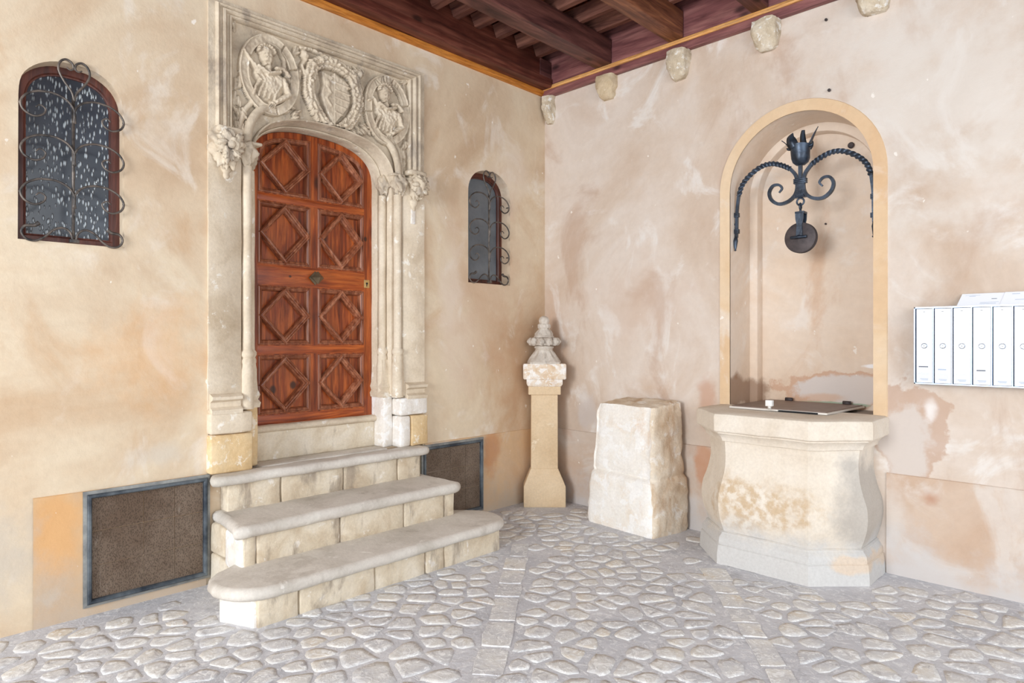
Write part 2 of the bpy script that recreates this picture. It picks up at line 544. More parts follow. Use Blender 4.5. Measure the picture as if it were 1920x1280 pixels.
def loft(rings, closed_ring=True, cap=True):
    """list of equal-length rings of points -> verts, faces"""
    n = len(rings[0])
    v = [p for r in rings for p in r]
    f = []
    for i in range(len(rings) - 1):
        for j in range(n if closed_ring else n - 1):
            k = (j + 1) % n
            f.append((i * n + j, i * n + k, (i + 1) * n + k, (i + 1) * n + j))
    if cap and closed_ring:
        f.append(tuple(range(n - 1, -1, -1)))
        f.append(tuple(range((len(rings) - 1) * n, len(rings) * n)))
    return v, f


def lathe(c, prof, segs=24, cap=True):
    """prof: (r, z) from bottom up"""
    rings = [[(c[0] + r * math.cos(2 * PI * k / segs), c[1] + r * math.sin(2 * PI * k / segs), c[2] + z) for k in range(segs)] for r, z in prof]
    return loft(rings, True, cap)


def rough(o, amp, scale, amp2=0.0, scale2=20.0, seed=0.0, cuts=0, keep=None):
    """weather a mesh: subdivide and push vertices by noise; keep(v) limits it"""
    bm = bmesh.new()
    bm.from_mesh(o.data)
    if cuts:
        bmesh.ops.subdivide_edges(bm, edges=bm.edges[:], cuts=cuts, use_grid_fill=True)
    bm.normal_update()
    org = ORG[o]
    for v in bm.verts:
        w = v.co + org
        if keep and not keep(w):
            continue
        p = w * scale + Vector((seed, seed, seed))
        d = mn.noise_vector(p) * amp
        if amp2:
            d += v.normal * (mn.noise(w * scale2 + Vector((seed, 3, 1))) * amp2)
        v.co += d
    bm.to_mesh(o.data)
    bm.free()
    return autosmooth(o, 50)


def rblock(name, x0, x1, y0, y1, z0, z1, mat, parent=None, r=0.012, amp=0.006, seg=0.07, seed=0, base=None):
    """rounded, weathered stone block"""
    nx = max(2, int((x1 - x0) / seg) + 1)
    ny = max(2, int((y1 - y0) / seg) + 1)
    nz = max(2, int((z1 - z0) / seg) + 1)

    def ticks(a, b, n):
        rr = min(r, (b - a) * 0.3)
        t = [a, a + rr] + [a + rr + (b - a - 2 * rr) * i / n for i in range(1, n)] + [b - rr, b]
        return t
    X, Y, Z = ticks(x0, x1, nx), ticks(y0, y1, ny), ticks(z0, z1, nz)
    idx = {}
    vs = []
    fs = []

    def vid(i, j, k):
        if (i, j, k) not in idx:
            idx[(i, j, k)] = len(vs)
            p = [X[i], Y[j], Z[k]]
            ends = [i in (0, len(X) - 1), j in (0, len(Y) - 1), k in (0, len(Z) - 1)]
            if sum(ends) >= 2:
                c = ((x0 + x1) / 2, (y0 + y1) / 2, (z0 + z1) / 2)
                q = r * (0.35 if sum(ends) == 2 else 0.5)
                for a in range(3):
                    if ends[a]:
                        p[a] += q if p[a] < c[a] else -q
            w = Vector(p)
            d = mn.noise_vector(w * 7 + Vector((seed, 0, seed))) * amp + mn.noise_vector(w * 22) * amp * 0.4
            vs.append(tuple(w + d))
        return idx[(i, j, k)]
    a, b, c = len(X) - 1, len(Y) - 1, len(Z) - 1
    for i in range(a):
        for j in range(b):
            fs.append((vid(i, j, 0), vid(i, j + 1, 0), vid(i + 1, j + 1, 0), vid(i + 1, j, 0)))
            fs.append((vid(i, j, c), vid(i + 1, j, c), vid(i + 1, j + 1, c), vid(i, j + 1, c)))
    for i in range(a):
        for k in range(c):
            fs.append((vid(i, 0, k), vid(i + 1, 0, k), vid(i + 1, 0, k + 1), vid(i, 0, k + 1)))
            fs.append((vid(i, b, k), vid(i, b, k + 1), vid(i + 1, b, k + 1), vid(i + 1, b, k)))
    for j in range(b):
        for k in range(c):
            fs.append((vid(0, j, k), vid(0, j, k + 1), vid(0, j + 1, k + 1), vid(0, j + 1, k)))
            fs.append((vid(a, j, k), vid(a, j + 1, k), vid(a, j + 1, k + 1), vid(a, j, k + 1)))
    o = mesh(name, vs, fs, mat, parent, base=base)
    return autosmooth(o, 60)


def sweep(path, prof, to3, closed=False, vscale=None):
    """2-D path (a,b), profile [(offset to the left of travel, height)], mitred"""
    n = len(path)
    rings = []
    for i in range(n):
        p = Vector(path[i])
        if closed or 0 < i < n - 1:
            d0 = (p - Vector(path[(i - 1) % n])).normalized()
            d1 = (Vector(path[(i + 1) % n]) - p).normalized()
        elif i == 0:
            d0 = d1 = (Vector(path[1]) - p).normalized()
        else:
            d0 = d1 = (p - Vector(path[i - 1])).normalized()
        n0 = Vector((-d0[1], d0[0]))
        n1 = Vector((-d1[1], d1[0]))
        m = (n0 + n1)
        if m.length < 1e-6:
            m = n0
        m.normalize()
        s = 1.0 / max(0.35, m.dot(n0))
        ring = []
        for off, h in prof:
            mm = m * off * s
            if vscale:
                mm = Vector((mm[0] * vscale[0], mm[1] * vscale[1]))
            q = p + mm
            ring.append(to3(q[0], q[1], h))
        rings.append(ring)
    if closed:
        rings.append(rings[0])
    m = len(prof)
    v = [p for r in (rings[:-1] if closed else rings) for p in r]
    f = []
    cnt = len(rings) - 1
    tot = n
    for i in range(cnt):
        i2 = (i + 1) % tot if closed else i + 1
        for j in range(m - 1):
            f.append((i * m + j, i * m + j + 1, i2 * m + j + 1, i2 * m + j))
    return v, f


def catmull(pts, sub=6):
    pts = [Vector(p) for p in pts]
    out = []
    P = [pts[0] * 2 - pts[1]] + pts + [pts[-1] * 2 - pts[-2]]
    for i in range(1, len(P) - 2):
        for k in range(sub):
            t = k / sub
            a, b, c, d = P[i - 1], P[i], P[i + 1], P[i + 2]
            out.append(0.5 * ((2 * b) + (c - a) * t + (2 * a - 5 * b + 4 * c - d) * t * t + (3 * b - a - 3 * c + d) * t ** 3))
    out.append(pts[-1])
    return out


def tube(pts, rad, segs=8, flat=1.0, up=(0, 0, 1), twist=None, square=False, smooth=6):
    """rad: number or list along control points; flat squashes across 'up'; square = rectangular bar"""
    c = catmull(pts, smooth) if smooth else [Vector(p) for p in pts]
    N = len(c)
    if not isinstance(rad, (list, tuple)):
        R = [rad] * N
    else:
        R = []
        for i in range(N):
            t = i / (N - 1) * (len(rad) - 1)
            k = min(int(t), len(rad) - 2)
            R.append(rad[k] + (rad[k + 1] - rad[k]) * (t - k))
    U = Vector(up).normalized()
    rings = []
    for i in range(N):
        d = (c[min(i + 1, N - 1)] - c[max(i - 1, 0)]).normalized()
        s = d.cross(U)
        if s.length < 1e-4:
            s = d.cross(Vector((1, 0, 0)))
        s.normalize()
        u = s.cross(d).normalized()
        tw = twist[0] * min(max((i / (N - 1) - twist[1]) / (twist[2] - twist[1]), 0), 1) if twist else 0
        ring = []
        for k in range(segs):
            a = 2 * PI * k / segs + tw + (PI / 4 if square else 0)
            rr = R[i]
            if square:
                aa = (a - tw) % (PI / 2)
                rr = R[i] / max(abs(math.cos(a - tw)), abs(math.sin(a - tw))) * 0.92
            # local cross-section frame
            x = math.cos(a) * rr
            y = math.sin(a) * rr
            ring.append(tuple(c[i] + s * x + u * y * flat))
        rings.append(ring)
    return loft(rings)


def poly_with_holes(outer, holes, to3, h):
    loops = [[Vector((p[0], p[1], 0)) for p in outer]] + [[Vector((p[0], p[1], 0)) for p in hh] for hh in holes]
    tris = tessellate_polygon(loops)
    flat = [p for l in loops for p in l]
    return [to3(p[0], p[1], h) for p in flat], [tuple(t) for t in tris]


def slab_with_holes(name, outer, holes, to3, h0, h1, mat, parent=None, hole_depth=None, **k):
    """flat slab from height h0 (back) to h1 (front); hole edges walled to the back (or hole_depth)"""
    b = MB()
    v, f = poly_with_holes(outer, holes, to3, h1)
    b.add(v, f)
    v, f = poly_with_holes(outer, holes if hole_depth is None else [hh for hh in holes], to3, h0)
    b.add(v, [tuple(reversed(t)) for t in f])
    for loop in [outer] + list(holes):
        n = len(loop)
        vs = [to3(p[0], p[1], h1) for p in loop] + [to3(p[0], p[1], h0) for p in loop]
        b.add(vs, [(i, (i + 1) % n, n + (i + 1) % n, n + i) for i in range(n)])
    o = b.build(name, mat, parent, **k)
    bm = bmesh.new()
    bm.from_mesh(o.data)
    bmesh.ops.remove_doubles(bm, verts=bm.verts, dist=1e-5)
    bmesh.ops.recalc_face_normals(bm, faces=bm.faces)
    bm.to_mesh(o.data)
    bm.free()
    return o


def LA(y, z, h):   # on the left (doorway) wall, h out of it
    return (h, y, z)


def RB(x, z, h):   # on the right (well) wall, h out of it
    return (x, -h, z)


def superarc(c, w, zs, h, n, a0=PI, a1=0.0, k=20):
    out = []
    for i in range(k + 1):
        a = a0 + (a1 - a0) * i / k
        ca, sa = math.cos(a), math.sin(a)
        out.append((c + w * math.copysign(abs(ca) ** (2 / n), ca), zs + h * abs(sa) ** (2 / n)))
    return out


# ------------------------------------------------------------------ setting: floor
YC = -2.22                                   # axis of the doorway
floor = mesh('floor', [(-0.6, -11, 0), (9, -11, 0), (9, 0.6, 0), (-0.6, 0.6, 0), (-0.6, -11, -0.15), (9, -11, -0.15), (9, 0.6, -0.15), (-0.6, 0.6, -0.15)],
             [(0, 1, 2, 3), (7, 6, 5, 4), (0, 4, 5, 1), (1, 5, 6, 2), (2, 6, 7, 3), (3, 7, 4, 0)], M['ground'])
tag(floor, kind='structure')


def seg_dist(p, a, b):
    ax, ay = a
    bx, by = b
    t = ((p[0] - ax) * (bx - ax) + (p[1] - ay) * (by - ay)) / ((bx - ax) ** 2 + (by - ay) ** 2)
    t = max(0, min(1, t))
    return math.hypot(p[0] - ax - t * (bx - ax), p[1] - ay - t * (by - ay))


COURSES = [((0.80, -1.17), (2.72, -3.55)), ((1.86, -0.50), (3.55, -2.56))]


def blocked(x, y):
    if x < 0.1 or y > -0.1: return True
    if x < 0.80 and -3.2 < y < -1.25: return True
    if x < 0.42 and y > -0.45: return True
    if 0.70 < x < 1.55 and y > -0.46: return True
    if 1.68 < x < 2.9 and y > -0.64: return True
    return False


def visible(x, y, m=0.30):
    a, b = x - CAM[0], y - CAM[1]
    X = a * 0.717 - b * -0.697 if False else a * 0.717 + b * 0.697
    Z = -a * 0.697 + b * 0.717
    if Z < 2.0: return False, Z
    inside = abs(X / Z) < 960 / FOC and Z > 2.72
    return abs(X / Z) < 960 / FOC + m, Z if inside else Z + 100


def clip(poly, mid, nrm):
    out = []
    n = len(poly)
    for i in range(n):
        p, q = poly[i], poly[(i + 1) % n]
        dp = (p[0] - mid[0]) * nrm[0] + (p[1] - mid[1]) * nrm[1]
        dq = (q[0] - mid[0]) * nrm[0] + (q[1] - mid[1]) * nrm[1]
        if dp <= 0: out.append(p)
        if dp * dq < 0:
            t = dp / (dp - dq)
            out.append((p[0] + (q[0] - p[0]) * t, p[1] + (q[1] - p[1]) * t))
    return out


EX = (0.717, 0.697)
EY = (-0.697, 0.717)
seeds = []
DU, DV = 0.150, 0.108
for i in range(-45, 60):
    for j in range(-50, 60):
        u = (i + (0.5 if j % 2 else 0) + rnd.uniform(-0.36, 0.36)) * DU
        v = (j + rnd.uniform(-0.36, 0.36)) * DV
        x, y = u * EX[0] + v * EY[0], u * EX[1] + v * EY[1]
        if rnd.random() < 0.16: continue        # leaves room for a bigger neighbour
        if -0.2 < x < 5.2 and -5.2 < y < 0.2:
            seeds.append((x, y))
S = np.array(seeds)
stones = []
for (x, y) in seeds:
    if blocked(x, y): continue
    vis, Z = visible(x, y)
    if not vis: continue
    if min(seg_dist((x, y), a, b) for a, b in COURSES) < 0.105: continue
    d = np.hypot(S[:, 0] - x, S[:, 1] - y)
    near = np.argsort(d)[1:17]
    poly = [(x - .2, y - .2), (x + .2, y - .2), (x + .2, y + .2), (x - .2, y + .2)]
    for k in near:
        q = S[k]
        mid = ((x + q[0]) / 2, (y + q[1]) / 2)
        poly = clip(poly, mid, (q[0] - x, q[1] - y))
    if len(poly) < 3: continue
    stones.append((Z, poly))


def cobble_geo(poly, r):
    cx = sum(p[0] for p in poly) / len(poly)
    cy = sum(p[1] for p in poly) / len(poly)
    # drop very short edges, then cut corners once
    q = []
    for p in poly:
        if not q or math.hypot(p[0] - q[-1][0], p[1] - q[-1][1]) > 0.02:
            q.append(p)
    if len(q) < 3: return None
    c = []
    for i in range(len(q)):
        a, b = q[i], q[(i + 1) % len(q)]
        k_ = r.uniform(.12, .30)
        c.append((a[0] * (1 - k_) + b[0] * k_, a[1] * (1 - k_) + b[1] * k_))
        c.append((a[0] * k_ + b[0] * (1 - k_), a[1] * k_ + b[1] * (1 - k_)))
    s = r.uniform(0.80, 0.96)
    h = r.uniform(0.001, 0.0045)
    tx, ty = r.uniform(-0.012, 0.012), r.uniform(-0.012, 0.012)
    rings = []
    jit = [r.uniform(0.86, 1.06) for _ in c]
    for sc_, z in ((s, -0.006), (s * 0.95, h * 0.8), (s * 0.6, h)):
        rings.append([(cx + (p[0] - cx) * sc_ * jit[i], cy + (p[1] - cy) * sc_ * jit[i],
                       max(-0.006, z + (p[0] - cx) * tx + (p[1] - cy) * ty)) for i, p in enumerate(c)])
    n = len(c)
    v = [p for rg in rings for p in rg] + [(cx, cy, h)]
    f = []
    for i in range(2):
        for j in range(n):
            k = (j + 1) % n
            f.append((i * n + j, i * n + k, (i + 1) * n + k, (i + 1) * n + j))
    for j in range(n):
        f.append((2 * n + j, 2 * n + (j + 1) % n, 3 * n))
    return v, f


def parea(p):
    return abs(sum(p[i][0] * p[(i + 1) % len(p)][1] - p[(i + 1) % len(p)][0] * p[i][1] for i in range(len(p)))) / 2


stones.sort(key=lambda s: -(parea(s[1]) / s[0] ** 3))     # those showing largest first
rest = MB()
cnt = 0
for Z, poly in stones:
    cxy = poly[0]
    if rnd.random() < 0.03 + .35 * max(0, mn.noise(Vector((cxy[0] * 1.3, cxy[1] * 1.3, 4)))): continue        # worn flush with the mortar
    g = cobble_geo(poly, rnd)
    if not g: continue
    if cnt < 290:
        mesh('cobble', g[0], g[1], M['cobble'], floor, smooth=True)
        cnt += 1
    else:
        rest.add(*g)
if rest.v:
    o = rest.build('small_cobbles', M['cobble'], floor, smooth=True)
    tag(o, kind='stuff')
for (a, b) in COURSES:
    L = math.hypot(b[0] - a[0], b[1] - a[1])
    ux, uy = (b[0] - a[0]) / L, (b[1] - a[1]) / L
    s = 0.0
    while s < L - 0.12:
        l = rnd.uniform(0.16, 0.34)
        w = rnd.uniform(0.055, 0.085)
        pts = []
        for (p, q) in ((0.012, -1), (l * .5, -1), (l - 0.012, -1), (l - 0.006, 0), (l - 0.012, 1), (l * .5, 1), (0.012, 1), (0.006, 0)):
            pts.append((a[0] + ux * (s + p) - uy * w * q, a[1] + uy * (s + p) + ux * w * q))
        h = rnd.uniform(0.002, 0.006)
        pts = [(p[0] + rnd.uniform(-.008, .008), p[1] + rnd.uniform(-.008, .008)) for p in pts]
        cx, cy = sum(p[0] for p in pts) / 8, sum(p[1] for p in pts) / 8
        if not blocked(cx, cy):
            r0 = [(cx + (p[0] - cx), cy + (p[1] - cy), -0.006) for p in pts]
            r1 = [(cx + (p[0] - cx) * .93, cy + (p[1] - cy) * .93, h + rnd.uniform(-.002, .002)) for p in pts]
            v, f = loft([r0, r1])
            o = mesh('kerb_stone', v, f, M['cobble'], floor)
            autosmooth(o)
        s += l

# ------------------------------------------------------------------ setting: walls
ZT = 4.35
WL = superarc(-3.697, 0.232, 2.66, 0.215, 2.35, 0, PI, 24)      # right to left over the arch
win1 = [(-3.929, 1.945), (-3.465, 1.945)] + WL[0:]
WR = superarc(-0.706, 0.245, 2.655, 0.215, 2.35, 0, PI, 24)
win2 = [(-0.951, 1.92), (-0.461, 1.92)] + WR[0:]
doorhole = [(YC - 0.80, 0.60), (YC + 0.80, 0.60), (YC + 0.80, 3.455), (YC - 0.80, 3.455)]


def rough_outline(loop, amp=0.004):
    return [(p[0] + mn.noise(Vector((p[0] * 9, p[1] * 9, 1))) * amp, p[1] + mn.noise(Vector((p[0] * 9, p[1] * 9, 5))) * amp) for p in loop]


wall_left = slab_with_holes('wall_left', [(-10.5, -0.1), (0.0, -0.1), (0.0, ZT), (-10.5, ZT)], [rough_outline(win1), rough_outline(win2), doorhole],
                            LA, -0.45, 0.0, M['plaster_left'])
tag(wall_left, kind='structure')

NX, NR = 2.28, 0.476
narc = superarc(NX, NR, 2.52, NR, 2.0, 0, PI, 32)
niche_loop = [(NX - NR - .004, 0.950), (NX + NR + .004, 0.950)] + superarc(NX, NR + .004, 2.52, NR + .004, 2.0, 0, PI, 32)
wall_right = slab_with_holes('wall_right', [(-0.45, -0.1), (8.5, -0.1), (8.5, ZT), (-0.45, ZT)], [niche_loop], RB, -0.62, 0.0, M['plaster_right'])
tag(wall_right, kind='structure')
# niche lining: reveal, stepped ring and curved-topped back
npath = [(NX + NR, 0.955)] + narc + [(NX - NR, 0.955)]
v, f = sweep(npath, [(0.0, 0.004), (0.0, -0.33), (0.056, -0.335), (0.060, -0.345), (0.060, -0.42)], RB)
o = fixn(mesh('niche_lining', v, f, M['niche'], wall_right))
autosmooth(o, 40)
R2 = NR - 0.060
back = [(NX - R2, 0.955), (NX + R2, 0.955)] + superarc(NX, R2, 2.52, R2, 2.0, 0, PI, 32)
v, f = poly_with_holes(back, [], RB, -0.42)
fixn(mesh('niche_back', v, f, M['niche'], wall_right))
box('niche_sill', NX - NR, NX + NR, 0.0, 0.42, 0.90, 0.958, M['mortar'], wall_right)

# ochre plaster band round the niche
v, f = sweep(npath, [(0.0, -0.004), (0.0, 0.008), (-0.076, 0.008), (-0.080, 0.0)], RB)
o = fixn(mesh('trim_1', v, f, M['trim']))
autosmooth(o, 40)
tag(o, kind='structure')


# dado plaster coats, a little proud of the wall
def dado(name, strips, to3, mat):
    b = MB()
    for (a0, a1, z1) in strips:
        n = max(1, int((a1 - a0) / 0.12))
        prof = []
        for i in range(n + 1):
            a = a0 + (a1 - a0) * i / n
            zt = z1 + 0.003 * mn.noise(Vector((a * 3, 0, 0)))
            prof.append([to3(a, -0.02, 0.0005), to3(a, -0.02, 0.010), to3(a, zt - 0.004, 0.008), to3(a, zt, 0.0005)])
        v = [p for r in prof for p in r]
        f = []
        for i in range(n):
            for j in range(3):
                f.append((i * 4 + j, i * 4 + j + 1, i * 4 + j + 5, i * 4 + j + 4))
        b.add(v, f)
    o = fixn(b.build(name, mat))
    tag(o, kind='structure')
    return o


dado('baseboard_left', [(-3.870, -3.035, 0.655), (-1.405, -0.001, 0.648)], LA, M['dado_left'])
dado('baseboard_right', [(0.001, 1.73, 0.646), (2.83, 8.0, 0.622)], RB, M['dado_right'])

# ------------------------------------------------------------------ setting: ceiling
ceiling = box('ceiling', 0.0, 5.9, -6.0, 0.0, 4.22, 4.32, M['ceilboard'])
tag(ceiling, kind='structure')
nb = 0
yy = -0.12
while yy > -5.8:
    if True:
        o = box('ceiling_board', 0.0, 5.85, yy - 0.235, yy - 0.005, 4.16 + rnd.uniform(0, .012), 4.20, M['ceilboard'], ceiling)
    yy -= 0.24
BEAMS = [(-0.02, 0.125, 'beam'), (0.628, 0.788, 'beam'), (1.325, 1.452, 'beam_warm'), (1.99, 2.11, 'beam'), (2.66, 2.80, 'beam'),
         (3.34, 3.48, 'beam'), (4.02, 4.16, 'beam_warm'), (4.70, 4.84, 'beam'), (5.38, 5.52, 'beam')]
for i, (a, b, m) in enumerate(BEAMS):
    if i == 0:
        continue
    o = box('beam', a, b, -6.0, -0.055, 3.752, 3.955, M[m], ceiling, bevel=0.008)
    rough(o, 0.004, 3.0, seed=i, cuts=0)
o = box('beam', 0.04, 0.125, -0.20, -0.055, 3.74, 3.955, M['beam'], ceiling, bevel=0.006)
o = box('wall_beam', 0.0, 0.115, -6.0, -0.16, 3.80, 4.16, M['plate_y'], ceiling, bevel=0.006)
o = box('wall_plate', 0.0, 0.135, -6.0, -0.03, 3.725, 3.80, M['plate_y'], ceiling, bevel=0.006)
yy = -0.20
k = 0
while yy > -5.8:
    # old battens over the beams; three-sided, laid point down in places
    z0 = 3.955
    a = rnd.uniform(-0.012, 0.012)
    prof = [(yy, z0), (yy - 0.055, z0 + a), (yy - 0.10, z0 + 0.085), (yy + 0.02, z0 + 0.09)]
    r0 = [(0.12, p[0], p[1]) for p in prof]
    r1 = [(5.6, p[0] + rnd.uniform(-.02, .02), p[1]) for p in prof]
    v, f = loft([r0, r1])
    o = fixn(mesh('batten', v, f, M['batten'], ceiling))
    # cut ends standing between the battens
    yy -= rnd.uniform(0.20, 0.26)
    k += 1
# noggings between beams over the battens
for i in range(len(BEAMS) - 1):
    x0 = BEAMS[i][1]
    x1 = BEAMS[i + 1][0]
    yy = -0.35
    while yy > -5.7:
        xm = rnd.uniform(x0 + 0.1, x1 - 0.1)
        w = rnd.uniform(0.05, 0.11)
        o = box('nogging', xm - w, xm + w, yy - rnd.uniform(.06, .1), yy, 4.045, 4.16, M['batten'], ceiling)
        yy -= rnd.uniform(0.22, 0.36)
# board and plate along the well wall
o = box('upright_board', 0.0, 5.9, -0.045, -0.003, 3.735, 4.16, M['plate'], ceiling, bevel=0.003)
o = box('wall_plate', 0.0, 5.9, -0.050, -0.003, 3.662, 3.738, M['plate'], ceiling, bevel=0.005)
rough(o, 0.003, 2.0, seed=2)
# honey coloured strips
v, f = sweep([(0.0, 3.722), (5.9, 3.722)], [(-0.004, 0.04), (-0.004, 0.060), (0.010, 0.064), (0.014, 0.058), (0.028, 0.056), (0.034, 0.050), (0.034, 0.04)], RB)
o = fixn(mesh('trim_2', v, f, M['strip']))
tag(o, kind='structure')
v, f = sweep([(-6.0, 3.678), (-0.05, 3.678)], [(0.0, 0.0), (0.0, 0.018), (0.018, 0.022), (0.022, 0.032), (0.042, 0.034), (0.050, 0.030), (0.052, 0.0)], LA)
o = fixn(mesh('trim_3', v, f, M['strip_y']))
tag(o, kind='structure')

# ------------------------------------------------------------------ corbels
CORB = [(0.075, 0.055, 3.665, 3.42, 0.085, 'narrow whitewashed stone corbel in the room corner'),
        (0.722, 0.085, 3.665, 3.475, 0.10, 'tan rounded stone corbel, second from the corner under the ceiling plate'),
        (1.402, 0.085, 3.665, 3.455, 0.11, 'chalky white pitted stone corbel, third from the corner under the ceiling'),
        (2.085, 0.090, 3.665, 3.465, 0.11, 'squared beige stone corbel with chipped foot, left above the arched niche'),
        (2.770, 0.095, 3.665, 3.49, 0.11, 'grey-white stone corbel cut by the top edge, right above the arched niche')]
for i, (x, hw, zt, zb, dep, lab) in enumerate(CORB):
    rings = []
    N = 9
    for a in range(N):
        t = a / (N - 1)
        z = zb + (zt - zb) * t
        w = hw * (0.72 + 0.28 * min(1, t * 1.8)) * (0.75 if t == 0 else 1)
        d = dep * (0.35 + 0.65 * min(1, t * 1.6) ** 0.7)
        if t == 1: d *= 0.93
        ring = []
        for (p, q) in ((-1, 0), (-1, .5), (-.95, .85), (-.75, 1), (0, 1.03), (.75, 1), (.95, .85), (1, .5), (1, 0)):
            ring.append((x + w * p, 0.02 - (d + 0.02) * q, z))
        rings.append(ring)
    v, f = loft(rings)
    o = fixn(mesh('stone_corbel', v, f, M['corbel'] if i != 1 else M['corbel_tan'], base=(x, 0, zb)))
    rough(o, 0.012, 14, 0.006, 35, seed=i * 3, cuts=1)
    tag(o, lab, 'corbel', 'stone corbels under the ceiling')

# ------------------------------------------------------------------ doorway: the carved stone portal
portal = thing('stone_portal', (0.0, YC, 0.65), 'pale carved limestone doorway surround with two portrait medallions and a coat of arms', 'doorway')
ZS = 2.60


def dy(s, d):
    return YC + s * d


for s in (-1, 1):
    # jamb, in plan (d, x)
    prof = [(.805, -.30), (.805, .015), (.612, .015), (.605, .008), (.605, -.035), (.535, -.035), (.53, -.045), (.53, -.135), (.478, -.135), (.475, -.145), (.475, -.30)]
    zs = [1.03 + (2.66 - 1.03) * i / 16 for i in range(17)]
    rings = [[(x, dy(s, d), z) for d, x in prof] for z in zs]
    v, f = loft(rings)
    o = fixn(mesh('jamb', v, f, M['jamb'], portal))
    rough(o, 0.004, 6, seed=s)
    # shafts
    for (d, x, r, nm) in ((0.567, -0.004, 0.030, 'column'), (0.500, -0.104, 0.027, 'column')):
        pr = [(r * 1.28, 1.30), (r * 1.34, 1.318), (r * 1.1, 1.335), (r * 1.42, 1.352), (r * 1.42, 1.368), (r * 1.02, 1.385), (r, 1.40)]
        pr += [(r * (1 + .02 * math.sin(i)), 1.40 + (2.52 - 1.40) * i / 10) for i in range(1, 11)]
        v, f = lathe((x, dy(s, d), 0), pr, 14)
        o = mesh(nm, v, f, M['jamb'], portal, smooth=True)
        rough(o, 0.003, 9, seed=d)
        # tall octagonal foot
        pr = [(r * 1.5, 1.02), (r * 1.5, 1.26), (r * 1.28, 1.285), (r * 1.28, 1.305)]
        v, f = lathe((x, dy(s, d), 0), pr, 8)
        o = mesh('column_base', v, f, M['jamb'], portal)
        rough(o, 0.002, 9, seed=d)
    # base moulding and pedestal blocks
    v, f = loft([[(-.3, dy(s, .80), z), (x + .0, dy(s, .80 + .0), z), (x, dy(s, .62), z), (-.3, dy(s, .62), z)] for z, x in
                 ((1.005, .055), (1.03, .060), (1.045, .030), (1.075, .028), (1.09, .062), (1.108, .066), (1.125, .018))])
    o = fixn(mesh('base_moulding', v, f, M['jamb'], portal))
    rough(o, 0.004, 10, 0.002, 30, cuts=1, seed=s)
    lo, hi = sorted((dy(s, .475), dy(s, .555)))
    rblock('pedestal_block', -.28, -.045, lo, hi, .65, 1.03, M['ochre_stone'] if s < 0 else M['white_stone'], portal, 0.012, 0.004, seed=s)
    lo, hi = sorted((dy(s, .553), dy(s, .808)))
    rblock('pedestal_block', -.28, .052, lo, hi, .885, 1.012, M['jamb'] if s < 0 else M['white_stone'], portal, 0.012, 0.004, seed=s + 5)
    if s < 0:
        rblock('pedestal_block', -.28, .055, lo, hi, .652, .880, M['ochre_stone'], portal, 0.012, 0.005, seed=s + 9)
    else:
        rblock('pedestal_block', -.28, .055, dy(s, .655), hi, .652, .880, M['ochre_stone'], portal, 0.010, 0.004, seed=s + 9)
        rblock('pedestal_block', -.28, .050, lo, dy(s, .65), .652, .880, M['white_stone'], portal, 0.012, 0.005, seed=s + 11)
    # weathered profile of the inner foot
    v, f = loft([[(-.28, dy(s, .465 + q), z), (-.045 - p, dy(s, .465 + q), z), (-.045 - p, dy(s, .53), z), (-.28, dy(s, .53), z)] for z, p, q in
                 ((1.02, 0, 0), (1.05, -.004, -.006), (1.07, .012, .006), (1.10, 0, -.004), (1.13, .014, .006), (1.20, .02, .01), (1.30, .03, .012))])
    fixn(mesh('inner_foot', v, f, M['jamb'], portal))

rblock('lime_patch', .004, .021, -1.545, -1.505, 2.32, 2.43, M['white_stone'], portal, .004, .002, .03, seed=3)
# threshold sill
rblock('sill', -.34, -.165, YC - .478, YC + .478, .65, .84, M['riser'], portal, 0.01, 0.003, seed=2)
v, f = loft([[(x, YC - .478 + .956 * i / 14, z) for x, z in ((-.34, .84), (-.165, .838), (-.145, .846), (-.138, .860), (-.145, .874), (-.165, .882), (-.34, .884))] for i in range(15)])
o = fixn(mesh('sill_nosing', v, f, M['jamb'], portal))
rough(o, 0.004, 12)

# arch mouldings swept over the opening
apath = superarc(YC, 0.475, ZS, 0.275, 2.5, PI, 0.0, 44)
apath = [(YC - .475, ZS - .02)] + apath + [(YC + .475, ZS - .02)]
aprof = [(0.0, -.30), (0.0, -.135), (.008, -.122), (.020, -.108), (.034, -.106), (.046, -.116), (.050, -.10), (.060, -.075), (.074, -.060), (.078, -.040),
         (.084, -.030), (.086, -.010), (.094, .006), (.106, .010), (.118, .004), (.124, -.012), (.126, -.045)]
v, f = sweep(apath, [(p[0] * .50, p[1]) for p in aprof], LA, vscale=(1, 0.6))
o = fixn(mesh('arch_moulding', v, f, M['carved'], portal))
rough(o, 0.003, 9, 0.0015, 40)

# outer rolls springing from the middle capitals and dying behind the medallions
for s in (-1, 1):
    v, f = tube([(.0, dy(s, .568), 2.66), (.004, dy(s, .560), 2.75), (.006, dy(s, .530), 2.83), (.002, dy(s, .480), 2.89), (-.012, dy(s, .42), 2.925)], .026, 12, smooth=6)
    rough(mesh('outer_roll', v, f, M['carved'], portal, smooth=True), .003, 12)
    v, f = tube([(-.016, dy(s, .612), 2.66), (-.014, dy(s, .606), 2.76), (-.012, dy(s, .580), 2.86), (-.012, dy(s, .53), 2.93)], .016, 10, smooth=6)
    rough(mesh('outer_roll', v, f, M['carved'], portal, smooth=True), .003, 12)

